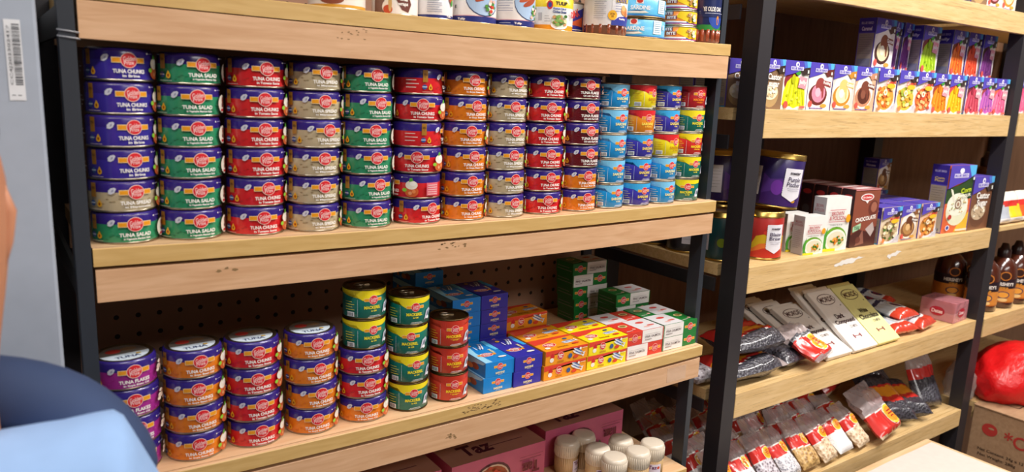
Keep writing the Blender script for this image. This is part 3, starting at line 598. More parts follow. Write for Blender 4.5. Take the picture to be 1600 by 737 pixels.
sard = can_proto('sardine_can', .0615, .042, [(.0065, '#3A80C8'), (.042, '#5CB8E4')], [('r', -.030, .028, -.014, .040, '#ECE8E6'), ('c', -.022, .034, .0065, .005, '#C83A30'), ('t', 'SARDINE', -.020, .020, .042, .0085, '#F0F4F6'), ('p', [(-.050, .0105), (-.035, .014), (-.01, .0135), (-.001, .010), (-.02, .0085), (-.04, .0085)], '#E8E4D8'), ('p', [(-.045, .0125), (-.03, .0145), (-.01, .0138), (-.02, .0128)], '#2A4A7C'), ('r', .022, .010, .046, .038, '#E2ECF2')]+lines(.025, .034, .018, 6, .004, '#9AC0D8')+[('r', .05, .02, .055, .03, '#DCE8F0')], TINB)
bite = can_proto('snack_tuna_can', .044, .0335, [(.0055, '#B03A8A'), (.0085, '#3A6AC0'), (.0335, '#E8882C')], [('r', -.048, .0062, .012, .0095, '#E8ECF4'), ('p', [(-.004, .030), (.046, .030), (.052, .0062), (.02, .0062), (-.012, .018)], '#F2CE1C'), ('r', -.042, .022, -.018, .0295, '#7A3048'), ('t', 'BITE', -.030, .0258, .02, .006, WHITE), ('r', -.034, .013, -.010, .0205, '#7A3048'), ('t', 'BITE', -.022, .0168, .02, .006, WHITE), ('r', -.045, .012, -.037, .020, '#C84A2C')]+[('c', .026+random.uniform(-.011, .011), .0185+random.uniform(-.007, .008), .0036, .003, random.choice(['#F4ECD8', '#D8A868', '#E8D8B8', '#B88848', '#5A9A3A'])) for _ in range(22)])
def T(pr, x, y, lev, rz, lab, cat='can', h=0): pr.place((x, y, TZ(x)+lev*h), (0, 0, math.radians(rz)), label=lab, cat=cat)
T(oat, .352, .0755, 0, -20, 'white can with mustard yellow base band, leftmost on the top shelf')
T(wrapc, .456, .0705, 0, -26, 'brown and white tuna wraps can on the top shelf')
T(nutr, .530, .065, 0, -18, 'white can with printed text panel and navy base on top shelf')
T(saus1, .622, .083, 0, -28, 'sausage can with blue plate picture beside the dark gap, top shelf')
T(saus2, .7135, .079, 0, -28, 'sausage can with text panel next to the yellow chicken can')
T(chick, .806, .084, 0, -34, 'yellow topped chicken breast can with salad bowl picture')
T(dak, .8985-.014, .135, 0, -40, 'white and blue ham can half hidden behind chicken can')
T(frank, .934, .0605, 0, -30, 'glass sausage jar with white label and yellow round sticker', 'jar')
T(sard, 1.0425, .0785, 0, -29, 'wide sky blue sardine can, lower one of the pair'); T(sard, 1.040, .0785, 1, -18, 'wide sky blue sardine can, upper one of the pair', h=.0424)
for k in range(3): T(bite, 1.153, .063+.002*k, k, -34, 'small yellow and purple snack tuna can, %s of its stack' % ['bottom', 'middle', 'top'][k], h=.0339)
T(olde, 1.2245, .042, 0, -38, 'glass jar with navy and green label at right end of top shelf', 'jar')
darkj = can_proto('spread_can', .03, .09, [(.09, '#5E4434')], [('c', 0, .05, .02, .02, '#7A5C48')]); T(darkj, .570, .175, 0, 0, 'dark brown can in the gap behind the sausage cans')

# ------------------------------------------------------------------ dessert cartons on the right rack
BBW, BBD, BBH = .1035, .052, .1215
CY = '#58B4E8'
def brandhead(w, h, v0, tw=.03):
    """purple head with cyan corner, bird badge and name plate; wavy lower edge"""
    o = [('r', -w/2, 0, w/2, h, '#E9E2DC')]
    return o
def dessert(w, d, h, kind, cols, words, tilt=0):
    s = w/.1035; q = h/.1215
    fr = []
    A = cols
    fr.append(('r', -w/2, 0, w/2, h, A[0]))
    if kind == 'jelly':
        fr += [('c', -.018*s, .068*q, .030*s, .026*q, A[3])]
        dome = [(-.050*s, .012*q), (-.047*s, .045*q), (-.036*s, .068*q), (-.020*s, .080*q), (.004*s, .083*q), (.026*s, .074*q), (.040*s, .048*q), (.046*s, .012*q), (.034*s, .005*q), (.018*s, .009*q), (0, .003*q), (-.018*s, .009*q), (-.036*s, .004*q)]
        fr += [('p', dome, A[1])]
        for i in range(8): fr.append(('p', [((-.040+.0110*i)*s, .012*q), ((-.0375+.0110*i)*s, .012*q), ((-.024+.0068*i)*s, .066*q), ((-.0255+.0068*i)*s, .070*q)], A[2] if i % 2 else A[4]))
        for i in range(6): fr.append(('c', random.uniform(-.035, .035)*s, random.uniform(.012, .045)*q, .004*s, .003*q, A[4] if i % 2 else A[2]))
        fr += [('c', -.012*s, .076*q, .008*s, .012*q, A[2]), ('c', .004*s, .092*q, .010*s, .006*q, '#3E9A3A')]
        fr += [('p', [(.008*s, .056*q), (.040*s, .052*q), (.044*s, .080*q), (.012*s, .084*q)], '#E89AA8'), ('t', words, .026*s, .068*q, .030*s, .013*q, WHITE, -.05)]
        fr += [('c', -.036*s, .012*q, .009*s, .009*q, '#D8584C'), ('r', .022*s, .004*q, .044*s, .010*q, '#E46A5C')]
    elif kind == 'pud':
        fr += [('c', -.004*s, .052*q, .044*s, .046*q, '#F2EAE2'), ('c', -.006*s, .040*q, .040*s, .028*q, A[3]), ('c', -.004*s, .044*q, .030*s, .024*q, A[1]), ('c', .0, .066*q, .020*s, .018*q, A[2]), ('p', [(.006*s, .062*q), (.016*s, .062*q), (.018*s, .034*q), (.012*s, .030*q)], A[2]), ('c', -.008*s, .046*q, .012*s, .012*q, A[4])]
        fr += [('p', [(.010*s, .066*q), (.046*s, .060*q), (.046*s, .074*q), (.012*s, .078*q)], A[2]), ('t', words, .028*s, .070*q, .032*s, .010*q, WHITE, -.08), ('c', .022*s, .012*q, .014*s, .005*q, '#D8A040'), ('c', -.037*s, .016*q, .0085*s, .0085*q, '#D8584C'), ('r', -.04*s, .004*q, .02*s, .006*q, '#5A4AA8')]
    elif kind == 'fruit':
        fr += [('c', .004*s, .030*q, .050*s, .034*q, '#E6E2E6'), ('c', 0, .040*q, .046*s, .034*q, A[1])]
        for i in range(34): fr.append(('c', random.uniform(-.036, .036)*s, .042*q+random.uniform(-.026, .028)*q, .0075*s, .0052*q, random.choice([A[1], A[2], A[3], A[4], '#F4E0A8'])))
        fr += [('c', -.008*s, .056*q, .010*s, .009*q, '#F6EAD0'), ('c', -.008*s, .056*q, .004*s, .004*q, A[1]), ('t', words, .016*s, .084*q, .050*s, .012*q, '#D8402C', .1), ('c', .018*s, .074*q, .022*s, .007*q, '#F0C02C'), ('c', -.034*s, .012*q, .008*s, .008*q, '#E8884C'), ('p', [(-.0*s, .0), (.05*s, .0), (.05*s, .03*q), (.034*s, .012*q)], '#C8C4CC')]
    elif kind == 'sugar':
        fr += [('c', -.006*s, .034*q, .040*s, .030*q, A[2]), ('c', -.006*s, .042*q, .036*s, .020*q, A[1])]
        for i in range(18): fr.append(('c', random.uniform(-.03, .02)*s, .044*q+random.uniform(-.012, .012)*q, .006*s, .004*q, random.choice([A[1], A[3], '#F8F0DC'])))
        fr += [('t', words, .004*s, .068*q, .068*s, .036*q, WHITE, -.03)]
    fr += [('p', [(-w/2, h), (-w/2, .082*q), (-.034*s, .086*q), (-.008*s, .0915*q), (.012*s, .098*q), (.030*s, .104*q), (w/2, .107*q), (w/2, h)], '#5446B4')]
    fr += [('p', [(.030*s, h), (.040*s, .1045*q), (w/2, .107*q), (w/2, h)], CY), ('p', [(.020*s, h), (.030*s, .1035*q), (.040*s, .1045*q), (.034*s, h)], '#4E74CC'), ('p', [(.012*s, .099*q), (.030*s, .105*q), (w/2, .1075*q), (w/2, .088*q), (.040*s, .090*q), (.026*s, .086*q)], '#3A2C28' if kind != 'pud' else A[3])]
    fr += [('c', -.004*s, .1125*q, .0075*s, .0065*q, '#F0EEF6'), ('c', -.003*s, .112*q, .003*s, .003*q, '#5446B4'), ('r', -.030*s, .098*q, .022*s, .107*q, '#D8D4EC'), ('t', 'BLUE BIRD', -.004*s, .1025*q, .046*s, .0058*q, '#5446B4'), ('r', .040*s, .092*q, .046*s, .100*q, '#E8ECE4')]
    side = [('r', -d/2, h*.72, d/2, h, '#3C2E92'), ('r', -d/2+.003, .004, d/2-.003, h*.70, '#9C9084')]+lines(-d/2+.006, h*.66, d-.014, 9, h*.045, '#6E645C')+[('r', -d/2+.006, .008, d/2-.006, h*.2, '#7C7C8C'), ('t', 'BLUE BIRD', 0, h*.90, d*.7, h*.05, '#B8B0D8'), ('t', words, 0, h*.79, d*.6, h*.08, '#E0D8E8'), ('r', -d/2, 0, d/2, .003, '#5CA8D0')]
    rt = [('r', -d/2, h*.72, d/2, h, '#4C8CD0'), ('r', -d/2, 0, d/2, h*.72, A[1])]
    return carton(w, d, h, '#5A4CB4', {'front': fr, 'left': side, 'right': rt})
FL = {  # kind: (scheme, colours bg, main, accent, dark, light), word, description
 'castor': ('sugar', ['#8A6C50', '#F0E2C0', '#B89868', '#D8C090', '#fff0d0'], 'Castor\nsugar', 'brown castor sugar'),
 'lime': ('jelly', ['#E8E2DC', '#DCE01C', '#B8BC10', '#8C3038', '#F0F05A'], 'Jelly', 'lime yellow jelly'),
 'pink': ('pud', ['#F2E8E4', '#E890A8', '#9A4440', '#6A2A24', '#F4B8C8'], 'Pudding', 'pink pudding'),
 'vanilla': ('pud', ['#D8D0C8', '#F2E6B8', '#F0C878', '#C88A2C', '#FAF4DC'], 'Custard', 'cream vanilla pudding'),
 'choc': ('pud', ['#D8B090', '#5A2C22', '#7A4030', '#C88C6C', '#8A5240'], 'Pudding', 'brown chocolate pudding'),
 'fruita': ('fruit', ['#E8DCD4', '#F0A040', '#F4C050', '#E86C30', '#F8E090'], 'Custard', 'orange fruit custard'),
 'fruitb': ('fruit', ['#E8DCD4', '#EAC048', '#F4D860', '#D8A030', '#A8B840'], 'Custard', 'golden fruit custard'),
 'fruitc': ('fruit', ['#E8DCD4', '#E8703C', '#F09048', '#D84C34', '#F8C080'], 'Custard', 'red fruit custard'),
 'orange': ('jelly', ['#E8DAD4', '#F09020', '#D87010', '#A04030', '#F8B840'], 'Jelly', 'amber orange jelly'),
 'mango': ('jelly', ['#E8DAD4', '#F8C010', '#F0A008', '#D84850', '#FCE050'], 'Jelly', 'bright mango jelly'),
 'cherry': ('jelly', ['#E8DAD8', '#D04860', '#A83048', '#702838', '#E88090'], 'Jelly', 'cherry red jelly'),
 'grape': ('jelly', ['#E8DAE0', '#C060C0', '#8C48A8', '#A04048', '#E090B0'], 'Jelly', 'violet grape jelly'),
 'rose': ('jelly', ['#F0D8E0', '#F070A0', '#E85080', '#D86850', '#F8A0B8'], 'Jelly', 'rose pink jelly'),
 'caramel': ('pud', ['#E4DCD4', '#E8D8A8', '#8A4A30', '#4A2820', '#F4ECC8'], 'Caramel', 'caramel pudding'),
 'green': ('jelly', ['#E8E2DC', '#A8D01C', '#88B010', '#803038', '#C8E850'], 'Jelly', 'green apple jelly'),
 'flame': ('jelly', ['#E8E2DC', '#F07020', '#D04818', '#70281C', '#F8A040'], 'Jelly', 'flame orange jelly'),
 'straw': ('jelly', ['#E8E2DC', '#E85030', '#C83820', '#602018', '#F88050'], 'Jelly', 'strawberry red jelly'),
 'plum': ('jelly', ['#E8E2DC', '#7C3880', '#5C2868', '#503028', '#A060A0'], 'Jelly', 'dark plum jelly')}
DM = {}
def dessert_mesh(k, w=BBW, d=BBD, h=BBH):
    if (k, w, h) not in DM: DM[(k, w, h)] = dessert(w, d, h, FL[k][0], FL[k][1], FL[k][2]).mesh('dessert_carton')
    return DM[(k, w, h)]
UZ = RZ['U'][0]+.0003
row = ['castor', 'lime', 'pink', 'vanilla', 'choc', 'fruita', 'fruitb', 'fruitc', 'orange', 'mango', 'cherry', 'grape', 'rose']
ux = [1.4473, 1.501, 1.6076, 1.7167, 1.8213, 1.9297, 2.0413, 2.1433, 2.2453, 2.3471, 2.466, 2.5667, 2.660]
for i, k in enumerate(row):
    xc = ux[i]+BBW/2+.001; yc = .0165+BBD/2+.003
    if i == 0: xc = 1.4598
    if i == 12: xc = ux[i]+.053
    put('dessert_carton', dessert_mesh(k) if i else dessert_mesh(k, .0815), (xc, yc, UZ), (0, 0, random.uniform(-.012, .012)*(i > 0)), label='purple headed %s carton, front row of the upper right shelf' % FL[k][3], cat='carton', group='dessert cartons in the front row')
for j in range(3): put('dessert_carton', dessert_mesh('castor'), (1.4485+.001*j, .133+.0555*j, UZ), label='brown castor sugar carton, %s behind the front row beside the post' % ['first', 'second', 'third'][j], cat='carton', group='dessert cartons queued by the post')
# second tier: stands on cartons behind the front row
back2 = [('caramel', 2.028), ('green', 2.335), ('flame', 2.525), ('straw', 2.655), ('plum', 2.80)]
b2y = .1045
sup = [2.03, 2.14, 2.25, 2.36, 2.47, 2.58, 2.69]
for j, x in enumerate(sup): put('dessert_carton', dessert_mesh('fruita'), (x-.01, b2y+.004, UZ), label='hidden fruit custard carton supporting the upper tier, %s from left' % ORD[j], cat='carton', group='dessert cartons under the upper tier')
H2 = .145
for j, (k, x) in enumerate([('caramel', 2.045), ('green', 2.318), ('flame', 2.498), ('straw', 2.606), ('plum', 2.7135)]):
    w = .112 if k in ('caramel', 'green') else .098
    put('dessert_carton', dessert_mesh(k, w, BBD, H2), (x, b2y+.002*j % .004, UZ+BBH+.0006), (0, 0, .03), label='purple headed %s carton standing on the upper tier' % FL[k][3], cat='carton', group='dessert cartons of the upper tier')
for j, (x, lean) in enumerate(((2.150, .10), (2.222, .06))): put('dessert_carton', dessert_mesh('plum', .05, BBD, H2), (x, b2y+.03, UZ+BBH+.004), (0, lean, .0), label='leaning purple carton turned sideways, %s one behind the green jelly' % ['left', 'right'][j], cat='carton', group='dessert cartons of the upper tier')

# tea tins and cooking packets on the middle right shelf
MZ = RZ['M'][0]+.0003
def tin_proto(R, H, c, words, art, dark='#1C1420'):
    body = MB(); body.lathe([(R-.003, 0), (R+.0008, .001), (R+.0008, .0045), (R-.0006, .0055), (R-.0006, H-.016), (R-.001, H-.015)], [GOLD, GOLD, GOLD, ink(c, .35), ink(c, .35)], 64)
    lid = MB(); lid.lathe([(R-.002, H-.0155), (R+.0012, H-.0155), (R+.0012, H-.0125), (R+.0004, H-.0115), (R+.0004, H-.002), (R-.002, H), (R-.005, H-.0005), (R-.007, H-.003), (.0001, H-.003)], GOLD, 64)
    lab = MB(); s = R/.058
    t = [('p', [(-.013*s, H*.24), (.012*s, H*.14), (.037*s, H*.24), (.037*s, H*.74), (-.013*s, H*.74)], '#E6E4EC')]
    t += [('r', -.013*s-.0012, H*(.26+.04*i), -.013*s+.0002, H*(.28+.04*i), '#E6E4EC') for i in range(12)]
    t += [('t', 'mestar', .012*s, H*.66, .028*s, .006*s, '#2A2430'), ('t', words, .012*s, H*.50, .036*s, .022*s, '#3A2C50', 0, False), ('r', -.004*s, H*.375, .030*s, H*.382, '#8A8498'), ('r', -.002*s, H*.34, .026*s, H*.346, '#8A8498')]
    back = [('r', -.10*s, H*.2, -.066*s, H*.72, '#D8D4DC')]+lines(-.096*s, H*.66, .026*s, 7, H*.06, '#9A949C')
    lab.lathe([(R-.0003, .0058), (R, .0062), (R, H-.0165), (R-.0003, H-.016)], ink(c, .35, coat=.25), 64); lab.f = lab.f[:-2]; lab.mi = lab.mi[:-2]; lab.sm = lab.sm[:-2]
    prints(art+back+t, wrap(R), lab, .004)
    return Proto('tea_tin', [('tin_body', body, []), ('label', lab, []), ('lid', lid, [])])
tin_red = tin_proto(.055, .130, '#A82824', 'Blaze\nBrew', [('p', [(-.05, .044), (-.04, .064), (-.02, .070), (.0, .060), (.05, .066), (.05, .03), (-.05, .03)], '#C8A41C'), ('p', [(-.05, .028), (-.03, .044), (0, .048), (.05, .044), (.05, .02), (-.05, .02)], '#D8702A'), ('p', [(-.055, .018), (-.02, .032), (.02, .034), (.055, .022), (.055, .007), (-.055, .007)], '#C03020'), ('c', -.016, .074, .006, .005, '#C83A2C')])
tin_teal = tin_proto(.058, .130, '#16484C', 'Tropic\nRoyal', [('p', [(.0, .02), (.05, .03), (.05, .007), (0, .007)], '#1E7A78'), ('c', -.03, .05, .012, .012, '#8AA020')])
tin_purple = tin_proto(.067, .147, '#2E1F5A', 'Purple\nPitcher', [('p', [(-.07, .09), (-.05, .075), (-.02, .08), (.0, .06), (.07, .07), (.07, .03), (-.07, .02)], '#4C2A78'), ('p', [(-.07, .035), (-.03, .05), (.01, .042), (.07, .05), (.07, .008), (-.07, .008)], '#3A1A60'), ('c', -.030, .055, .016, .020, '#6A2E96'), ('c', .000, .050, .010, .006, '#E0A820'), ('c', .022, .022, .008, .004, '#C89020')])
tin_dark = tin_proto(.058, .130, '#24202C', 'Assam\nTea', [('c', .03, .06, .02, .02, '#3A3048')])
tin_teal.place((1.4455, .108, MZ), (0, 0, math.radians(-28)), label='dark teal tea tin with gold rim beside the black post', cat='tin')
tin_red.place((1.5615, .079, MZ), (0, 0, math.radians(-26)), label='red and orange tea tin with white tag in the front row', cat='tin')
tin_purple.place((1.6115, .094, MZ+.1350), (math.radians(0), math.radians(5.0), math.radians(-24)), label='large purple tea tin standing on top of red tin', cat='tin')
tin_dark.place((1.438, .228, MZ), (0, 0, math.radians(35)), label='dark tea tin with white label, second behind the teal tin', cat='tin')
tin_dark.place((1.4405, .348, MZ), (0, 0, math.radians(48)), label='dark tea tin third behind the teal tin, near the back post', cat='tin')
tin_dark.place((1.5625, .215, MZ), (0, 0, math.radians(20)), label='dark tea tin behind the red tin under the purple tin', cat='tin')
tin_purple.place((1.565, .255, MZ+.1305), (0, 0, math.radians(30)), label='second purple tea tin in the shade behind the large one', cat='tin')
def soupbox(w, d, h):
    fr = [('r', -w/2, 0, w/2, h, '#ECEAE6'), ('c', .0, h*.20, w*.47, h*.25, '#6CA82C'), ('c', .004, h*.18, w*.42, h*.22, '#F4F0E4'), ('c', .004, h*.19, w*.36, h*.17, '#E2DCC0')]
    for i in range(26): fr.append(('c', .006+random.gauss(0, w*.12), h*.2+random.gauss(0, h*.045), w*.038, w*.03, random.choice(['#4A8A2C', '#D88A20', '#2E6E20', '#E8A83C', '#C85A20'])))
    fr += [('t', 'BROWN\n& POLSON', -.004, h*.66, w*.62, h*.16, '#B03038', 0, False), ('r', -w*.36, h*.765, w*.28, h*.775, '#C04048'), ('r', -w*.36, h*.545, w*.28, h*.555, '#C04048'), ('t', 'CORN FLOUR', -.006, h*.49, w*.5, h*.03, '#6A6A6A', 0, False), ('c', w*.40, h*.60, w*.09, h*.08, '#E8A020'), ('p', [(-w*.5, h*.30), (-w*.38, h*.46), (-w*.40, h*.1), (-w*.5, .0)], '#4A9A34'), ('r', -w*.5, 0, w*.0, h*.05, '#F0D820')]
    lf = [('r', -d/2, 0, d/2, h, '#B8B4B8'), ('t', 'BROWN\n& POLSON', 0, h*.80, d*.75, h*.14, '#A05058', 0, False)]+lines(-d*.38, h*.62, d*.7, 10, h*.05, '#8A868C')
    return carton(w, d, h, '#E2E0DC', {'front': fr, 'left': lf})
put('cornflour_box', soupbox(.084, .038, .108), (1.728, .046, MZ), (0, 0, -.12), label='small white cornflour box with green bowl picture beside red tin', cat='box')
put('cornflour_box', soupbox(.104, .042, .155), (1.837, .050, MZ), (0, 0, -.12), label='tall white cornflour box with green bowl picture before the cake box', cat='box')
put('cornflour_box', soupbox(.084, .038, .108), (1.722, .098, MZ), (0, 0, -.1), label='small white cornflour box hidden behind the front small one', cat='box')
def cakebox(w, d, h):
    fr = [('r', -w/2, 0, w/2, h, '#8A4A38'), ('c', w*.28, h*.66, w*.20, h*.14, '#6A342A'), ('c', w*.30, h*.68, w*.12, h*.09, '#A06450'), ('p', [(-w*.5, 0), (-w*.5, h*.22), (-w*.2, h*.30), (w*.1, h*.26), (w*.5, h*.34), (w*.5, 0)], '#4A2420'), ('p', [(w*.05, h*.30), (w*.32, h*.42), (w*.42, h*.28), (w*.30, h*.16)], '#B8A8A4'), ('p', [(-w*.3, h*.02), (-w*.05, h*.30), (w*.05, h*.05)], '#8A5A4C'), ('c', -w*.2, h*.12, w*.1, h*.06, '#6A3A30'),
          ('t', 'CHOCOLATE', w*.02, h*.49, w*.80, h*.075, '#F4ECE4', .08), ('c', -w*.02, h*.86, w*.26, h*.065, '#F0E8E6'), ('p', [(-w*.12, h*.82), (w*.08, h*.82), (0, h*.75)], '#F0E8E6'), ('c', -w*.02, h*.86, w*.22, h*.048, '#C83030'), ('t', 'Dr.Oetker', -w*.02, h*.86, w*.34, h*.035, WHITE), ('p', [(-w*.46, h*.26), (-w*.16, h*.32), (-w*.16, h*.42), (-w*.46, h*.36)], '#A8D0A8'), ('t', 'EGG\nLESS', -w*.3, h*.34, w*.2, h*.06, '#2A5A34'), ('r', -w*.5, h*.985, w*.5, h, '#E89AA0')]
    lf = [('r', -d/2, 0, d/2, h, '#3A2428'), ('c', 0, h*.86, d*.35, h*.045, '#C83A3C'), ('c', 0, h*.55, d*.3, h*.08, '#4A4448')]+lines(-d*.38, h*.42, d*.6, 8, h*.045, '#7A6A6C')
    tp = [('r', -w/2, -d/2, w/2, d/2, '#A86A68'), ('r', -w*.3, -d*.3, w*.3, d*.3, '#E0D0D0')]
    return carton(w, d, h, '#7A4034', {'front': fr, 'left': lf, 'top': tp})
cm = cakebox(.124, .042, .1725).mesh('cake_box')
for j in range(5): put('cake_box', cm, (1.978+(.001*j), .048+.046*j, MZ), (0, 0, -.05), label=['brown chocolate cake mix box at the shelf front', 'chocolate cake mix box, second in the row going back', 'chocolate cake mix box, third in the row going back', 'chocolate cake mix box, fourth in the row going back', 'chocolate cake mix box at the very back of its row'][j], cat='box', group='cake mix boxes in a row')
FL2 = {'m1': ('fruit', ['#E0CCB0', '#C8B088', '#8A6A44', '#F0E4C8', '#5A7A34'], 'Mousse', 'pale nut dessert'), 'm2': ('pud', ['#D8B890', '#B88850', '#6A3A20', '#8C5A34', '#E0B880'], 'Mousse', 'caramel brown dessert'), 'm3': ('fruit', ['#E8C0A0', '#D89040', '#B86828', '#F0C070', '#E8A848'], 'Custard', 'orange nut dessert')}
FL.update(FL2)
for i, (k, x) in enumerate((('m1', 2.105), ('m2', 2.2215), ('m3', 2.338))):
    for j in range(3):
        if i == 0 and j > 0: continue
        h = .113 if j < 2 else .135
        put('dessert_carton', dessert_mesh(k, .108, .058, .113), (x+.001*j, .047+.062*j, MZ), label='small purple %s carton on middle right shelf, %s row' % (FL[k][3], ['front', 'second', 'third'][j]), cat='carton', group='small dessert cartons on the middle right shelf')
FL['cust'] = ('sugar', ['#D87848', '#E8E4B8', '#C8CC9C', '#B8B070', '#fff'], 'Custard', 'x'); FL['cast2'] = ('sugar', ['#7A5038', '#C8B090', '#6A4430', '#E0D0B0', '#fff'], 'Castor\nSugar', 'x')
def tallcustard(w, d, h):
    fr = [('r', -w/2, 0, w/2, h, '#D8683C'), ('p', [(-w*.02, 0), (w/2, 0), (w/2, h*.30), (w*.2, h*.18)], '#E8B838'), ('p', [(-w/2, h*.44), (-w/2, h*.66), (-w*.1, h*.70), (w/2, h*.84), (w/2, h*.5)], '#2E4A24'),
          ('c', .0, h*.34, w*.42, h*.24, '#E2E2C4'), ('c', 0, h*.42, w*.41, h*.17, '#EEEEDC'), ('c', w*.02, h*.42, w*.13, h*.075, '#8A6A58'), ('c', w*.02, h*.42, w*.09, h*.05, '#E2DCC8'), ('c', w*.02, h*.42, w*.045, h*.03, '#A07860'), ('p', [(-w*.36, h*.66), (-w*.26, h*.64), (-w*.10, h*.46), (-w*.16, h*.44)], '#E8E4D0')]
    for i in range(24): t = random.uniform(0, 6.28); r_ = random.uniform(.45, .95); fr.append(('c', .38*w*r_*math.cos(t), h*.42+.15*h*r_*math.sin(t), w*.022, w*.014, random.choice(['#B8B070', '#C8A050', '#9AA860'])))
    fr += [('t', 'Corn', w*.22, h*.63, w*.40, h*.075, '#C8DC30', .1), ('t', 'FLOUR', w*.24, h*.55, w*.38, h*.05, '#F4F0DC', .1), ('c', -w*.28, h*.24, w*.07, h*.035, '#B83A2C'), ('c', -w*.32, h*.08, w*.08, h*.04, '#E8E4F0'), ('c', -w*.32, h*.08, w*.055, h*.028, '#3A4C9A'), ('r', 0, h*.02, w*.46, h*.05, '#F0D8C8'),
          ('p', [(-w/2, h), (-w/2, h*.66), (-w*.2, h*.72), (w*.1, h*.76), (w/2, h*.86), (w/2, h)], '#5446B4'), ('p', [(w*.2, h), (w*.34, h*.83), (w/2, h*.86), (w/2, h)], CY), ('c', -w*.06, h*.92, w*.09, h*.04, '#F0EEF6'), ('r', -w*.34, h*.82, w*.22, h*.88, '#D8D4EC'), ('t', 'BLUE BIRD', -w*.06, h*.85, w*.5, h*.036, '#5446B4'), ('r', w*.42, h*.78, w*.48, h*.82, '#E8ECE4')]
    lf = [('r', -d/2, h*.72, d/2, h, '#3C2E92'), ('t', 'BLUE BIRD', 0, h*.91, d*.7, h*.03, '#B8B0D8'), ('t', 'Corn\nFlour', 0, h*.79, d*.6, h*.07, '#D8C070'), ('r', -d/2+.002, .003, d/2-.002, h*.70, '#A89A88'), ('r', -d/2+.002, .003, d/2-.002, h*.38, '#B8B4AC')]+lines(-d*.36, h*.66, d*.7, 9, h*.035, '#6E645C')+[('r', -d*.36, .008, d*.36, h*.07, '#7C7C8C')]
    return carton(w, d, h, '#5A4CB4', {'front': fr, 'left': lf})
put('dessert_carton', tallcustard(.158, .056, .229).mesh('dessert_carton'), (2.538, .052, MZ), (0, 0, -.06), label='tallest purple carton with large cream bowl picture', cat='carton')
put('dessert_carton', dessert_mesh('cast2', .150, .058, .186), (2.6925, .047, MZ), label='large castor sugar carton at right end of middle shelf', cat='carton')
for j in range(2): put('dessert_carton', dessert_mesh('m2', .08, .058, .113), (2.50, .30, MZ+.1135*j), label='dark purple carton at the back, %s of the pair' % ['lower', 'upper'][j], cat='carton')
# ------------------------------------------------------------------ chocolate slabs, bags and packets on the third right shelf
LZ = RZ['L'][0]+.0004
def slab(c, words, w=.130, L=.235):
    b = MB(); d = .016
    b.box(-w/2, w/2, 0, L, 0, d, ink(c, .4), .003)
    b.box(-w/2, w/2, L-.002, L+.014, .006, .009, ink(c, .4))
    D_ = '#3A1820' if c != '#E8E49A' else '#3C3420'
    prints([('c', 0, L*.83, .046, .022, '#4A2226'), ('c', 0, L*.83, .043, .0195, c), ('t', 'MORDE', 0, L*.83, .072, .020, '#4A2226'), ('c', .046, L*.70, .0025, .0025, '#222'), ('t', words[0], -.004, L*.54, .046, .018, D_), ('t', words[1], .002, L*.44, .104, .020, D_), ('t', 'CO M725', .022, L*.35, .04, .010, '#6A5A5C', 0, False),
            ('r', -.018, L*.17, -.012, L*.23, '#8A3034'), ('r', -.016, L*.195, .022, L*.207, '#8A3034'), ('r', .016, L*.17, .022, L*.23, '#8A3034')], lambda u, v, l: (u, v, d+OFF+LAY*l), b)
    return b
sw = slab('#EDE8E2', ('Dark', 'Compound')).mesh('chocolate_slab'); sy = slab('#E8E49A', ('White', 'Chocolate')).mesh('chocolate_slab')
def lean(me, x, y, z, a, rz, lab): put('chocolate_slab', me, (x, y, z), (math.radians(a), 0, math.radians(rz)), label=lab, cat='chocolate slab', group='chocolate slabs leaning on the third right shelf')
lean(sw, 1.925, .022, LZ+.0005, 24, 0, 'white wrapped dark chocolate slab, front one nearest the black bean bags')
lean(sw, 1.893, .075, LZ+.0005, 24, 0, 'white wrapped slab peeking out left behind the nearest one')
lean(sw, 1.868, .125, LZ+.0005, 24, 0, 'white wrapped slab third in the leftmost fan')
lean(sw, 2.064, .022, LZ+.0005, 36, 0, 'white dark compound slab, middle of three front slabs')
lean(sw, 2.047, .062, LZ+.0005, 36, 0, 'white slab just behind the middle front slab')
lean(sy, 2.2, .022, LZ+.0005, 36, 0, 'pale yellow white chocolate slab')
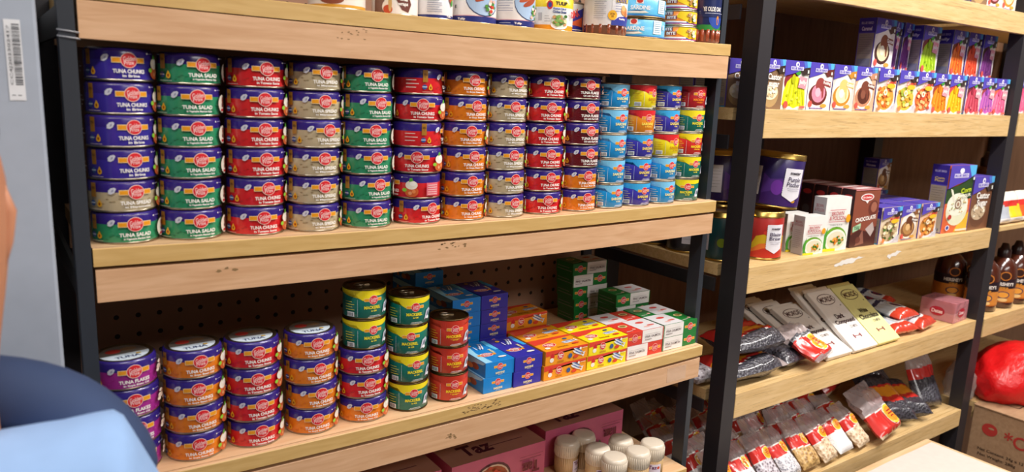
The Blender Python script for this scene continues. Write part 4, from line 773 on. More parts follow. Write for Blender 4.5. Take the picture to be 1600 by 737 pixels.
def bag(w, L, t, zones, circ=None, nx=26, ny=40, seed=1, crumple=.0025, lat=False):
    """pillow pack lying on z=0; zones: [(v_end, material)] from the foot; circ: (u,v,r,material)"""
    rnd = random.Random(seed); vs = []; fs = []; ms = []
    ph = [rnd.uniform(0, 6.28) for _ in range(6)]
    def pt(i, j, side):
        u = -1+2*i/nx; v = j/ny
        e = max(0, 1-abs(u)**3.2)**.6*max(0, min(1, v/.10))**.5*max(0, min(1, (1-v)/.22))**.8
        th = t*.5*e*(1+.12*math.sin(7*v+ph[0])+.10*math.sin(5*u+ph[1]+3*v))
        wob = crumple*(math.sin(11*v+ph[2]+4*u)+math.sin(17*u+ph[3]+9*v)+.6*math.sin(31*u+23*v+ph[5]))*(1 if v > .55 else .35)
        x = u*w/2*(1-.06*e)*(1+.05*math.sin(5*v+ph[4])); return (x, v*L, t*.5+side*(th)+wob*.7+t*.12)
    for side in (1, -1):
        o = len(vs)
        for j in range(ny+1):
            for i in range(nx+1): vs.append(pt(i, j, side))
        for j in range(ny):
            for i in range(nx):
                a = o+j*(nx+1)+i; q = (a, a+1, a+nx+2, a+nx+1)
                if side < 0: q = q[::-1]
                fs.append(q); v = (j+.5)/ny+.03*math.sin(3.1*(i/nx)+seed); u = (-1+2*(i+.5)/nx)*w/2
                if lat and side > 0 and v < .86: v = (u/w*2+1)/2+.05*math.sin(9*j/ny+seed)
                elif lat: v = 0 if v > .86 else 1
                m_ = next((mm for ve, mm in zones if v <= ve), zones[-1][1])
                ms.append(m_)
    zmin = min(v[2] for v in vs)
    b = MB(); b.add([(x, y, z-zmin) for x, y, z in vs], fs, ms, True)
    if circ:     # printed emblem that follows the bulge of the film
        cu, cv, cr, c_in, c_out = circ
        def sp(x, y, k):
            i_ = (x/(w/2)+1)*nx/2; j_ = y/L*ny; p = pt(max(0, min(nx, i_)), max(0, min(ny, j_)), 1); return (p[0], p[1], p[2]-zmin+.0009+.0004*k)
        for k, (r0, mm) in enumerate(((1.16, FWH), (1.06, c_out), (.84, c_in))):
            dv = [sp(cu, cv, k)]; df = []
            for a in range(1, 6):
                for q in range(20): th = 2*math.pi*q/20; dv.append(sp(cu+cr*r0*a/5*math.cos(th), cv+cr*r0*a/5*math.sin(th), k))
            df += [(0, 1+q, 1+(q+1) % 20) for q in range(20)]
            for a in range(4):
                for q in range(20): o_ = 1+a*20; df.append((o_+q, o_+20+q, o_+20+(q+1) % 20, o_+(q+1) % 20))
            b.add(dv, df, mm, True)
        for q in range(3):
            yy = cv+cr*(.32-.3*q); hw = cr*(.5 if q == 1 else .38); st = [-1+.25*z_ for z_ in range(9)]
            b.add([sp(cu+hw*z_, yy, 3) for z_ in st]+[sp(cu+hw*z_, yy+cr*.14, 3) for z_ in st], [(z_, z_+1, z_+10, z_+9) for z_ in range(8)], ink('#A8241C', .3))
    return b
BEANS = speckle('black_beans', '#45434C', '#141218', 170); CHICK = speckle('chickpeas', '#D8B070', '#8C6430', 120); RICE = speckle('white_grain', '#E4E2E6', '#8C8C9C', 220)
PEAN = speckle('pale_nuts', '#E8D0B0', '#B08C68', 140); SUGAR = speckle('white_sugar', '#F6F4F4', '#DAD8DA', 400, bump=.1); ALMO = speckle('striped_seeds', '#D8D0D8', '#5A4650', 160)
CLR = film('clear_film', '#D8C8C8', .38); CLRD = film('clear_film_pinkish', '#B88C88', .45); FRED = ink('#D2322C', .22, coat=.6); FORG = ink('#F09A28', .22, coat=.6); FWH = ink('#EDE6E2', .3, coat=.4); FYEL = ink('#F4D23A', .22, coat=.6)
bb = [bag(.17, .235, .062, [(.10, FRED), (.30, FRED), (.92, BEANS), (1, CLR)], (.02, .055, .026, FORG, FYEL), seed=s) for s in (3, 5)]
bbm = [q.mesh('bean_bag') for q in bb]
def putbag(name, me, x, y, z, rx, ry, rz, lab, cat='bag', grp=None): return put(name, me, (x, y, z), tuple(math.radians(q) for q in (rx, ry, rz)), label=lab, cat=cat, group=grp)
bagc = bag(.125, .20, .05, [(.08, BEANS), (.52, BEANS), (.72, FRED), (1, CLR)], None, seed=8).mesh('bean_bag')
bagl = bag(.12, .21, .048, [(.06, BEANS), (.55, BEANS), (.80, FRED), (1, FORG)], None, seed=9).mesh('bean_bag')
LATZ = [(.03, CLR), (.50, FRED), (.66, FORG), (.73, FRED), (.745, FWH), (1, BEANS)]
bg = [bag(.150, .235, .056, LATZ, None, seed=9+k, lat=True).mesh('bean_bag') for k in range(2)]
putbag('bean_bag', bg[0], 1.425, .094, LZ, 0, 0, -93, 'black bean bag lying lowest beside the black post', grp='black bean bags')
putbag('bean_bag', bg[1], 1.455, .104, LZ+.068, 0, 0, -90, 'black bean bag on top of the lowest one', grp='black bean bags')
putbag('bean_bag', bag(.10, .15, .045, [(.9, BEANS), (1, FRED)], None, seed=15).mesh('bean_bag'), 1.668, .075, LZ, 0, 0, -84, 'plain black bean bag under the crumpled clear one', grp='black bean bags')
putbag('bean_bag', bag(.125, .150, .040, [(.07, CLR), (.55, FRED), (.57, FWH), (.64, BEANS), (1, CLR)], (.018, .048, .030, FORG, FYEL), seed=12, crumple=.007).mesh('bean_bag'), 1.800, .004, LZ+.004, 24, 0, 14, 'black bean bag with clear crumpled top and orange emblem', grp='black bean bags')
putbag('seed_bag', bag(.085, .15, .045, [(.55, ALMO), (.9, FRED), (1, FWH)], None, seed=17).mesh('seed_bag'), 1.384, .068, LZ, 0, 0, -5, 'clear bag of striped seeds with red label between the posts')
NAVY = ink('#2A2E50', .3, coat=.4); SIL = ink('#C8D0D8', .28, coat=.5)
for j, (x, y, z, rz) in enumerate(((2.335, .03, 0, -8), (2.475, .025, 0, 8), (2.40, .06, .030, -2), (2.36, .20, 0, 6), (2.50, .21, 0, -5), (2.62, .24, 0, 12))):
    putbag('snack_pack', bag(.125, .16, .035, [(.22, ink('#C8402C', .25, coat=.5)), (.26, FWH), (.62, SIL), (.72, NAVY), (1, SIL)], (.01, .062, .026, NAVY, FWH), seed=20+j).mesh('snack_pack'), x, y, LZ+z, 5, 0, rz, 'silver and red snack pack, %s' % ['front left beside the yellow slab', 'front right near the pink box', 'lying on top of two others', 'back left of the group', 'back middle of the group', 'rearmost beside the back panel'][j], 'snack pack', 'silver red snack packs')
def pinkbox():
    b = MB(); b.box(-.055, .055, -.06, .06, .0, .075, film('pink_clear_plastic', '#D89098', .55), .002)
    b.box(-.050, .050, -.055, .055, .001, .030, ink('#E8B8B4', .35)); b.box(-.047, .047, -.052, .052, .031, .066, ink('#A04850', .3, coat=.5), .004)
    prints([('c', -.0, .034, .026, .017, '#B01E34'), ('t', 'Dates', 0, .034, .038, .014, '#F0D0D0')], face_map('front', .11, .12, .075), b)
    prints([('c', -.0, .034, .026, .017, '#B01E34'), ('t', 'Dates', 0, .034, .038, .014, '#F0D0D0')], face_map('left', .11, .12, .075), b)
    return b
put('date_box', pinkbox(), (2.690, .082, LZ), (0, 0, .05), label='clear pink plastic box with red oval stickers at shelf end', cat='box')
# ------------------------------------------------------------------ lowest right shelf: grain packs
BZ = RZ['B'][0]+.0004
def pack(content, seed, label=True): return bag(.085, .155, .038, [(.41, content), (.43, FWH), (.66, FRED), (.68, FWH), (1, CLR)], (.014, .084, .0165, FORG, FYEL), nx=24, ny=40, seed=seed, crumple=.0025).mesh('grain_pack')
pk = {'ch': pack(CHICK, 31), 'ri': pack(RICE, 32), 'pe': pack(PEAN, 33), 'su': pack(SUGAR, 34), 'se': pack(ALMO, 35)}
PKN = {'ch': 'chickpea pack', 'ri': 'white grain pack', 'pe': 'pale nut pack', 'su': 'white sugar pack', 'se': 'speckled seed pack'}
for x, k, w in ((1.470, 'se', 'beside the black post'), (1.56, 'ri', 'first right of the post'), (1.655, 'se', 'second right of the post'), (1.745, 'ri', 'left of the chickpea pack'), (1.842, 'ch', 'front row with round beans'), (1.935, 'pe', 'right of the chickpea pack'), (2.03, 'su', 'brightest in the front row'), (2.125, 'pe', 'right of the sugar pack')):
    putbag('grain_pack', pk[k], x, .022+random.uniform(0, .008), BZ, 42+random.uniform(-4, 4), 0, random.uniform(-8, 8), PKN[k]+' with red label, '+w, 'pack', 'leaning grain packs in the front row')
for r_ in range(4):
    for j in range(8 if r_ < 3 else 9):
        x = 1.44+.098*j+random.uniform(-.02, .02)+.03*r_; y = .105+.088*r_; k = random.choice(list(pk))
        if r_ == 0 and x > 2.2: continue
        putbag('grain_pack', pk[k], x, y, BZ+random.uniform(0, .004), 38+random.uniform(-8, 12), random.uniform(-5, 5), random.uniform(-13, 13), '%s in the shaded heap, %s row behind the front, %s from left' % (PKN[k], ORD[r_+1], ORD[j]), 'pack', 'grain packs heaped behind the front row')
big = bag(.165, .185, .06, [(.05, PEAN), (.45, FRED), (.47, FWH), (1, CLR)], (.034, .052, .033, FORG, FYEL), seed=44, crumple=.005).mesh('grain_pack')
putbag('grain_pack', big, 2.262, .022, BZ, 40, 0, 10, 'largest clear pack with round orange emblem on the lowest shelf', 'pack')
dk = bag(.14, .22, .06, [(.30, BEANS), (.42, FRED), (.62, FORG), (.66, FRED), (1, BEANS)], None, seed=45).mesh('bean_bag')
putbag('bean_bag', dk, 2.395, .048, BZ, 22, 0, -24, 'black bean bag with orange stripe right of the emblem pack', 'bag'); putbag('bean_bag', dk, 2.49, .04, BZ, 10, 0, -30, 'black bean bag lying flat nearest the shelf end', 'bag')
putbag('bean_bag', bagc, 2.60, .22, BZ, 40, 0, -10, 'dark bean bag slumped near the right back corner', 'bag'); putbag('bean_bag', bagc, 2.66, .09, BZ, 62, 0, -16, 'dark bean bag leaning at the right shelf corner', 'bag')
putbag('grain_pack', big, 2.44, .35, BZ, 50, 0, 15, 'large pink labelled pack standing by the back panel', 'pack')

# ------------------------------------------------------------------ bottom of the left rack: pink cartons and toothpick jars
def tazbox(w, d, h, flip=True):
    b = carton(w, d, h, '#C45E7E', {}); a = math.pi if flip else 0
    fr = [('c', -w*.08, h*.42, .052, .040, '#5A2A34'), ('c', -w*.08, h*.40, .047, .036, '#D8C0A8'), ('c', -w*.08, h*.40, .043, .032, '#A8502C')]
    for i in range(40): fr.append(('c', -w*.08+random.gauss(0, .018), h*.40+random.gauss(0, .012), .006, .004, random.choice(['#E8B860', '#C84028', '#4A8A34', '#F0DCA0', '#B83420'])))
    fr += [('t', 'Taz', w*.33, h*.45, .050, .030, '#6A1830', a), ('r', w*.2, h*.68, w*.44, h*.70, '#8A3A50'), ('r', w*.2, h*.76, w*.46, h*.77, '#8A3A50'), ('c', w*.18, h*.2, .004, .014, '#4A7A3A')]
    prints(fr, face_map('front', w, d, h), b)
    prints([('r', -w/2, -d/2, w/2, d/2, '#A87A68'), ('t', 'Taz', -w*.15, -.035, .085, .05, '#4A1A28'), ('r', -w*.05, -d*.25, w*.35, -d*.23, '#6A3A3C')], face_map('top', w, d, h), b)
    return b
S0 = -.8998
put('pasta_carton', tazbox(.262, .17, .098), (.775, .235, S0), label='pink pasta carton with upside down lettering and bowl picture', cat='carton')
put('pasta_carton', tazbox(.262, .17, .098), (1.066, .272, S0), label='pink carton behind the toothpick jars', cat='carton')
put('pasta_carton', tazbox(.262, .17, .098), (.985, .335, S0+.0990), label='pink carton lying on top of the two front cartons', cat='carton')
put('pasta_carton', tazbox(.262, .17, .098), (.49, .24, S0), label='pink carton at left, mostly hidden by the shelf edge', cat='carton')
def toothjar():
    R = .0285
    body = MB(); body.lathe([(R-.003, 0), (R, .003), (R, .046), (R-.002, .05)], ink('#D8BC98', .25, coat=.8), 32)
    for i in range(40):
        a = i*2*math.pi/40; body.tube([((R-.0006)*math.cos(a), (R-.0006)*math.sin(a), .004), ((R-.0006)*math.cos(a), (R-.0006)*math.sin(a), .046)], .0014, ink('#C8A470', .4), 5)
    lab = MB(); prints([('r', -.018, .006, .018, .038, '#E8DCEC'), ('t', 'Taz', -.004, .030, .022, .010, '#6A2A5C'), ('c', .011, .029, .0038, .0038, '#D8502C'), ('r', -.012, .014, .010, .016, '#8A88A0')], wrap(R+.001), lab, .005)
    lid = MB(); lid.lathe([(R+.001, .046), (R+.0018, .048), (R+.0018, .076), (R-.001, .0835), (R-.006, .085), (.0001, .0845)], ink('#DCCFBC', .35, coat=.5), 36)
    for i in range(36): a = i*2*math.pi/36; lid.tube([((R+.0018)*math.cos(a), (R+.0018)*math.sin(a), .049), ((R+.0018)*math.cos(a), (R+.0018)*math.sin(a), .074)], .0009, ink('#DCCFBC', .35, coat=.5), 5)
    return Proto('toothpick_jar', [('jar_body', body, []), ('label', lab, []), ('lid', lid, [])])
tj = toothjar()
for x, y, rz, w in ((.9745, .150, 30, 'leftmost, next to the pink carton'), (1.0300, .128+.07-.045, 60, 'second from left at the back'), (1.0150, .080, -10, 'darker one in the middle of the group'), (1.018, .0105, -160, 'front one, cut by the frame bottom'), (1.0885, .0045, -30, 'front right of the group'), (1.150, .0125+.018, -30, 'rightmost near the shelf corner'), (1.096, .086, 150, 'behind the front right one')):
    tj.place((x, y+.014*(y < .012), S0+.0003), (0, 0, math.radians(rz)), label='toothpick jar with white ribbed lid, '+w, cat='jar', group='toothpick jars on the lowest shelf')

# ------------------------------------------------------------------ far right rack goods
def bottle():
    R = .056; b = MB(); b.lathe([(R-.006, 0), (R, .006), (R, .03), (R*.97, .08), (R, .13), (R*.9, .165), (R*.55, .19), (R*.36, .198)], ink('#4A2014', .18, coat=.8), 40)
    cap = MB(); cap.lathe([(R*.42, .198), (R*.42, .226), (R*.3, .232), (R*.2, .25), (R*.1, .252)], ink('#2A1410', .3), 28)
    lab = MB(); lab.lathe([(R*.985, .018), (R+.0006, .03), (R*.97+.001, .08), (R+.0006, .118)], [ink('#C8742C', .3), ink('#D88A3A', .3), ink('#2A1A24', .3)], 56); lab.f = lab.f[:-2]; lab.mi = lab.mi[:-2]; lab.sm = lab.sm[:-2]
    prints([('t', "HERSHEY'S", 0, .098, .07, .014, '#EDE4DC'), ('t', 'SYRUP', 0, .082, .03, .008, '#E8A040'), ('c', 0, .055, .024, .014, '#2A2458'), ('c', 0, .055, .020, .011, '#E8A040'), ('c', 0, .035, .018, .007, '#E8C080'), ('c', 0, .130, .02, .018, '#C87830'), ('c', 0, .130, .016, .014, '#3A1C14')], wrap(R+.001), lab, .004)
    return Proto('syrup_bottle', [('bottle_body', b, []), ('cap', cap, []), ('label', lab, [])])
bt = bottle()
for j, (x, y) in enumerate(((2.985, .085), (3.108, .075), (3.232, .075), (2.99, .21), (3.11, .20))): bt.place((x, y, -.7416), (0, 0, math.radians(-50)), label='brown syrup bottle, %s' % ['front row nearest the black post', 'second in the front row', 'third in the front row, at the frame edge', 'second row near the post', 'second row further right'][j], cat='bottle', group='brown syrup bottles')
for j in range(5):
    c = ['#C8CCD4', '#E8C828', '#D84A28', '#E8C828', '#D8508A'][j]
    putbag('noodle_packet', bag(.072, .13, .022, [(.15, FWH), (.5, ink(c, .3, coat=.4)), (.62, FRED), (1, ink(c, .3, coat=.4))], None, nx=10, ny=16, seed=50+j).mesh('noodle_packet'), 2.918+.078*j, -.028, -.50, 82, 0, 0, 'coloured snack packet hanging below the thin shelf, %s from left' % ORD[j], 'packet', 'hanging snack packets') if False else None
for j in range(4):
    c = ['#B8BEC8', '#E8C828', '#DC5A28', '#D8608A'][j]
    putbag('snack_packet', bag(.095, .115, .03, [(.14, FWH), (.55, ink(c, .3, coat=.4)), (.70, FRED), (1, ink('#E8E4D8', .3, coat=.4))], None, nx=10, ny=16, seed=50+j).mesh('snack_packet'), 2.905+.1*j, .035, -.3926, 70, 0, -3, 'bright snack packet standing on the thin shelf, %s from the post' % ORD[j], 'packet', 'snack packets on the thin shelf')
putbag('snack_bag', bag(.12, .17, .04, [(.3, ink('#D8486A', .3, coat=.4)), (1, FWH)], (0, .06, .03, ink('#8A4A34', .3), FWH), seed=60).mesh('snack_bag'), 2.91, .10, -.3926, 78, 0, -14, 'white and pink snack bag behind the standing packets')
bt.place((3.06, .17, -.3926), (0, 0, .4), label='brown bottle standing behind the snack packets', cat='bottle')
for j in range(2): put('dessert_carton', dessert_mesh(('rose', 'cherry')[j]), (2.902+.11*j, .05, .0138), label='purple headed carton on the far right rack, %s' % ('beside the post' if j == 0 else 'second from the post'), cat='carton')
for j, (k, x) in enumerate((('castor', 2.46), ('pink', 2.565), ('vanilla', 2.668), ('rose', 2.92), ('lime', 3.03))): put('dessert_carton', dessert_mesh(k), (x, .047, .3455), label='%s carton on the topmost right shelf, cut by the frame top' % FL[k][3], cat='carton', group='cartons on the topmost right shelf')
# cardboard box with red print, standing in the aisle corner
KR = wood('kraft_card', '#A07C5C', '#B08C6A', 30, (1, 3, 3), rough=.75)
b = MB(); cx0, cx1, cy0, cy1, cz0, cz1 = 2.865, 3.35, -.45, .0-.004, -1.46, -1.083
b.box(cx0, cx1, cy0, cy1, cz0, cz1, KR, .003)
b.box(cx0-.003, cx1+.003, cy0, (cy0+cy1)/2-.004, cz1+.0005, cz1+.004, KR); b.box(cx0-.003, cx1+.003, (cy0+cy1)/2+.004, cy1, cz1+.0005, cz1+.004, KR)
prints([('c', -.09, .25, .027, .024, '#B83A34'), ('c', -.085, .256, .010, .004, KR), ('t', '*ORION', .085, .240, .25, .052, '#B83A34', 0, False), ('t', 'Net Content: 24g x 12 packs', -.02, .165, .20, .014, '#3A2A22', 0, False), ('t', 'Net Weight: 288g', -.052, .145, .13, .014, '#3A2A22', 0, False), ('t', 'MANUFACTURED BY', -.05, .105, .135, .012, '#3A2A22', 0, False), ('t', 'BISCUIT COMPANY', -.05, .085, .12, .012, '#3A2A22', 0, False)],
       lambda u, v, l: (cx0-OFF-LAY*l-.0006, -u-.16, cz0+.05+v), b)
prints([('r', 2.96, -.12, 3.03, -.06, '#3A2E28'), ('r', 2.966, -.115, 3.024, -.065, '#A88868'), ('c', 3.08, -.14, .02, .03, '#B83A34'), ('t', 'ORION', 3.14, -.2, .05, .12, '#B83A34', 0, False)], lambda u, v, l: (u, v, cz1+.0043+LAY*l), b)
b.v = [(x-3.1, y+.2, z-cz0) for x, y, z in b.v]
put('cardboard_box', b, (3.1, -.2, cz0), label='brown cardboard box with red lettering at the lower right edge', cat='box')
b = MB(); b.box(2.865, 3.35, -.45, -.004, FLOOR+.001, cz0-.0008, KR, .003); b.box(2.863, 3.352, -.235, -.215, cz0-.0030, cz0-.0004, ink('#C8B088', .3)); b.v = [(x-3.1, y+.2, z-FLOOR) for x, y, z in b.v]
put('cardboard_box', b, (3.1, -.2, FLOOR), label='taller plain cardboard box standing on the floor under the lettered one', cat='box')
def blob(rx, ry, rz_, seed, m, amp=.16, sub=4):
    bm_ = bmesh.new(); bmesh.ops.create_icosphere(bm_, subdivisions=sub, radius=1); rnd = random.Random(seed); k = [(Vector((rnd.uniform(-1, 1), rnd.uniform(-1, 1), rnd.uniform(-1, 1))).normalized()*rnd.uniform(2, 9), rnd.uniform(0, 6)) for _ in range(10)]
    for v in bm_.verts:
        n_ = v.co.normalized(); s = 1+amp*sum(abs(math.sin(n_.dot(q)+p)) for q, p in k)/5-amp
        z = n_.z*s; v.co = Vector((n_.x*s*rx, n_.y*s*ry, (max(z, -.55)+.55)*rz_/1.5))
    b_ = MB(); b_.bm(bm_, m, True); return b_
put('plastic_bag', blob(.21, .14, .19, 4, film('red_plastic_film', '#D8181C', .9, .3)), (3.125, -.03, -1.0785), label='crumpled red plastic bag on the lettered cardboard box', cat='bag')
put('plastic_bag', blob(.045, .05, .13, 9, film('clear_bag_film', '#B8B0AA', .35, .1), .3), (2.895, .07, -1.0838), label='crumpled clear plastic bag between post and red bag', cat='bag')
# display table with white paper in front of the right rack
PB = wood('pale_board', '#C8A478', '#D8B68C', 10, (1, 8, 8), rough=.6)
b = MB(); tx0, tx1, ty0, ty1, tz = 1.5, 2.209, -.86, -.139, -1.0
b.box(tx0, tx1, ty0, ty1, tz-.03, tz, PB, .0015); r = bpy.data.objects.new('display_table', None); COL.objects.link(r); r.location = Vector((1.85, -.5, FLOOR))*K; r.empty_display_size = .01
tagset(r, 'pale wooden table corner in front of the lowest right shelf', 'table')
def rel(mb): mb.v = [(x-1.85, y+.5, z-FLOOR) for x, y, z in mb.v]; return mb
put('table_top', rel(b), parent=r)
for lx in (tx0+.03, tx1-.06):
    for ly in (ty0+.03, ty1-.06):
        q = MB(); q.box(lx, lx+.03, ly, ly+.03, FLOOR+.0005, tz-.0305, PB, .001); put('leg', rel(q), parent=r)
b = MB(); nx, ny = 40, 40; vs = []
for j in range(ny+1):
    for i in range(nx+1):
        x = tx0+.03+(tx1-.045-tx0-.0)*i/nx-.0; y = ty0+.06+(ty1-.022-ty0-.06)*j/ny
        u = i/nx; v = j/ny
        z = tz+.0012+.0025*abs(math.sin(9*u+5*v))*math.sin(math.pi*u)+.02*max(0, u-.72)**1.0*max(0, .75-v)*3
        vs.append((x, y, z))
b.add(vs, [(j*(nx+1)+i, j*(nx+1)+i+1, (j+1)*(nx+1)+i+1, (j+1)*(nx+1)+i) for j in range(ny) for i in range(nx)], ink('#CCC4BC', .6), True)
b.v = [(x-1.85, y+.5, z-tz) for x, y, z in b.v]
put('paper_sheet', b, (1.85, -.5, tz), label='large creased white paper sheet lying on the pale table', cat='paper')

# ------------------------------------------------------------------ pale cabinet panel on the left
b = MB(); b.box(-.62, -.0835, -.05, .40, FLOOR+.002, 1.15, ink('#A9B2C0', .35), .004)
b.v = [(x+.35, y-.17, z-FLOOR-.002) for x, y, z in b.v]
r = bpy.data.objects.new('storage_cabinet', None); COL.objects.link(r); r.location = Vector((-.35, .17, FLOOR+.002))*K; r.empty_display_size = .01
tagset(r, 'pale grey metal cabinet with barcode sticker left of the racks', 'cabinet')
put('cabinet_body', b, parent=r)
b = MB(); rnd = random.Random(5); sh = [('r', -.0085, -.049, .0085, .049, '#E6E8EC')]; v = -.030
while v < .044:
    t = rnd.choice((.0006, .001, .0016)); sh.append(('r', -.001, v, .0068, v+t, '#2A2E38')); v += t+rnd.choice((.0007, .0011, .0016))
sh += [('t', 'CC4J202302417', -.0045, .006, .072, .0036, '#3A3E48', math.pi/2, False), ('r', -.006, -.043, -.002, -.042, '#3A3E48'), ('r', .000, -.043, .004, -.042, '#3A3E48')]
prints(sh, lambda u, v, l: (-.1095+u+.04*v*0+.35, -.05-.0006-LAY*l-.17, .0395+v*.98-FLOOR-.002), b); b.v = [(x-(v_ := 0), y, z) for x, y, z in b.v]
put('barcode_sticker', b, parent=r, label='white barcode sticker')

# ------------------------------------------------------------------ person at the left edge (metres)
def skin(name, pts, edges, m, sub=2, rad=None):
    me = bpy.data.meshes.new(name); me.from_pydata([p[:3] for p in pts], edges, [])
    o = bpy.data.objects.new(name, me); COL.objects.link(o); sk = o.modifiers.new('s', 'SKIN'); sd = o.modifiers.new('d', 'SUBSURF'); sd.levels = sd.render_levels = sub
    for i, p in enumerate(pts):
        q = me.skin_vertices[0].data[i]; q.radius = (p[3], p[4] if len(p) > 4 else p[3]); q.use_root = (i == 0)
    dg = bpy.context.evaluated_depsgraph_get(); dg.update(); out = bpy.data.meshes.new_from_object(o.evaluated_get(dg)); bpy.data.objects.remove(o)
    b = MB(); b.add([tuple(v.co/K) for v in out.vertices], [tuple(p.vertices) for p in out.polygons], m, True); return b
PX, PY, FZ = -.1575, -.235, FLOOR*K
SKINM = ink('#C98A68', .5); SHIRT = ink('#8FB0DC', .8); SHADE_NAVY = ink('#2C3E62', .8); TROU = ink('#2A2C34', .8)
r = bpy.data.objects.new('person', None); COL.objects.link(r); r.location = (PX, PY, FZ); r.empty_display_size = .02
tagset(r, 'person in light blue shirt with navy shoulder shade added, standing at the left edge', 'person')
# joints relative to the feet; facing +Y (towards the shelves); right side is +X
HZ = -.078-FZ
def hand(sx, wx, wy, wz):
    P_ = [(wx, wy, wz, .024, .018), (wx, wy+.005, wz-.045, .034, .016), (wx, wy+.008, wz-.085, .036, .014)]; E_ = [(0, 1), (1, 2)]
    for k, (dy, L) in enumerate(((.027, .068), (.009, .076), (-.009, .071), (-.026, .055))):
        a = len(P_); P_ += [(wx-.002*sx, wy+.008+dy, wz-.095, .0095, .0095), (wx-.006*sx, wy+.010+dy*1.05, wz-.095-L*.5, .0085, .0085), (wx-.016*sx, wy+.012+dy*1.05, wz-.095-L, .007, .007)]; E_ += [(2, a), (a, a+1), (a+1, a+2)]
    a = len(P_); P_ += [(wx-.008*sx, wy+.040, wz-.050, .011, .011), (wx-.014*sx, wy+.055, wz-.085, .009, .009)]; E_ += [(1, a), (a, a+1)]
    return P_, E_
B_ = [(0, 0, HZ-.72, .13, .09), (0, 0, HZ-.55, .12, .09), (0, 0, HZ-.38, .10, .08), (0, -.01, HZ-.27, .075, .06), (0, -.012, HZ-.155, .050, .050), (0, .0, HZ-.085, .055, .06), (0, .012, HZ-.04, .066, .080), (0, .006, HZ+.03, .074, .092), (0, -.004, HZ+.085, .058, .072)]
E_ = [(i, i+1) for i in range(8)]
for sx in (-1, 1):
    a = len(B_); B_ += [(.085*sx, -.030, HZ-.215, .034), (.185*sx, -.02, HZ-.52, .040), (.19*sx, .02, HZ-.76, .026)]; E_ += [(3, a), (a, a+1), (a+1, a+2)]
    hp, he = hand(sx, .19*sx, .03, HZ-.79); o_ = len(B_); B_ += hp; E_ += [(a+2, o_)]+[(p+o_, q+o_) for p, q in he]
    a = len(B_); B_ += [(.085*sx, 0, HZ-.80, .085), (.09*sx, .005, HZ-1.14, .055), (.09*sx, -.01, .09, .038), (.095*sx, .09, .035, .036)]; E_ += [(0, a), (a, a+1), (a+1, a+2), (a+2, a+3)]
body_ = skin('body', B_, E_, SKINM)
for sx in (-1, 1):   # ears, eyes
    body_.tube([(.056*sx/K, .002/K, (HZ-.034)/K), (.061*sx/K, .002/K, (HZ-.012)/K), (.063*sx/K, .002/K, (HZ+.008)/K), (.060*sx/K, .0/K, (HZ+.028)/K)], [.003, .006, .008, .004], SKINM, 10)
    body_.lathe([(.0001, -.012), (.010, -.007), (.013, 0), (.010, .007), (.0001, .012)], ink('#EDE8E4', .2), 14, Matrix.Translation((.032*sx/K, .086/K, (HZ+.012)/K)))
body_.tube([(0, .090/K, (HZ+.012)/K), (0, .104/K, (HZ-.012)/K), (0, .112/K, (HZ-.03)/K), (0, .094/K, (HZ-.036)/K)], [.010, .013, .018, .010], SKINM, 10)
body_.tube([(-.024/K, .083/K, (HZ-.066)/K), (-.01/K, .094/K, (HZ-.063)/K), (.01/K, .094/K, (HZ-.063)/K), (.024/K, .083/K, (HZ-.066)/K)], [.003, .007, .007, .003], ink('#A85A50', .4), 8)
put('body', body_, parent=r)
def part(n, pts, ed, m, **kw): put(n, skin(n, pts, ed, m), parent=r, **kw)
part('hair', [(0, -.040, HZ+.02, .066, .058), (0, -.03, HZ+.075, .070, .070), (0, .015, HZ+.108, .064, .066), (0, .062, HZ+.085, .050, .030)], [(0, 1), (1, 2), (2, 3)], ink('#1E1614', .7))
sh_ = [(0, 0, HZ-.73, .148, .108), (0, 0, HZ-.55, .135, .105), (0, 0, HZ-.36, .145, .105), (0, -.02, HZ-.215, .095, .080)]; se_ = [(i, i+1) for i in range(3)]
for sx in (-1, 1): a = len(sh_); sh_ += [(.090*sx, -.035, HZ-.178-.02*(sx < 0), .064), (.180*sx, -.02, HZ-.47, .054), (.19*sx, .015, HZ-.73, .040)]; se_ += [(3, a), (a, a+1), (a+1, a+2)]
part('shirt', sh_, se_, SHIRT, label='light blue shirt')
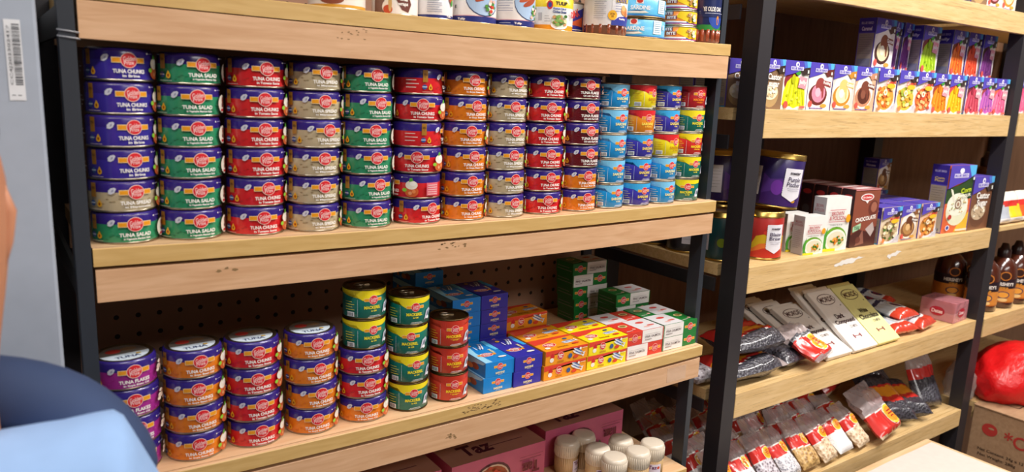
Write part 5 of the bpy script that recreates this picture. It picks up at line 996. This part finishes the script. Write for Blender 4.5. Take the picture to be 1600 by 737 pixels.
hd = [(-.13, .02, HZ-.165, .030), (-.08, .01, HZ-.135, .034), (-.03, .03, HZ-.115, .030), (.03, .03, HZ-.118, .028), (.078, .018, HZ-.130, .031), (.112, .006, HZ-.165, .032), (.128, .0, HZ-.215, .028)]  # added navy mass: shade on the shirt's shoulder put into shape and colour
part('shoulder_shade', hd, [(i, i+1) for i in range(6)], SHADE_NAVY, label='navy mass standing in for the shaded side of the shoulder')
tr_ = [(0, 0, HZ-.74, .140, .102)]; te_ = []
for sx in (-1, 1): a = len(tr_); tr_ += [(.085*sx, 0, HZ-.83, .098), (.09*sx, .005, HZ-1.14, .070), (.09*sx, -.01, .10, .052)]; te_ += [(0, a), (a, a+1), (a+1, a+2)]
part('trousers', tr_, te_, TROU)
for sx in (-1, 1): part('shoe', [(.09*sx, -.035, .045, .044), (.093*sx, .03, .042, .042), (.098*sx, .12, .034, .036)], [(0, 1), (1, 2)], ink('#1C1C20', .5))

# ------------------------------------------------------------------ the room
b = MB(); b.box(-2.4, 5.4, -4.0, 1.2, FLOOR-.05, FLOOR, ink('#7A736C', .5)); struct('floor', b)
b = MB(); b.box(-2.4, 5.4, -4.0, 1.2, 1.45, 1.5, ink('#C8C2BA', .8)); struct('ceiling', b)
WL = ink('#8A8078', .8)
b = MB(); b.box(-2.4, 5.4, 1.2, 1.25, FLOOR, 1.45, ink('#4A3C34', .8)); struct('wall_back', b)
b = MB(); b.box(-2.45, -2.4, -4.0, 1.2, FLOOR, 1.45, WL); struct('wall_left', b)
b = MB(); b.box(5.4, 5.45, -4.0, 1.2, FLOOR, 1.45, WL); struct('wall_right', b)
b = MB(); b.box(-2.4, 5.4, -4.05, -4.0, FLOOR, 1.45, WL); struct('wall_front', b)
for (lo, sz, pw), w in zip(LAMPS, ('over the left rack', 'over the right rack', 'at the far left end', 'added behind the camera as fill')):
    b = MB(); x, y, z = (q/K for q in lo); a, c = sz[0]/K/2, sz[1]/K/2
    b.box(-a-.02, a+.02, -c-.02, c+.02, .012, 1.449-z, ink('#E8E6E2', .5), .003)
    put('ceiling_lamp', b, (x, y, z), label='slim white ceiling lamp '+w, cat='ceiling lamp')
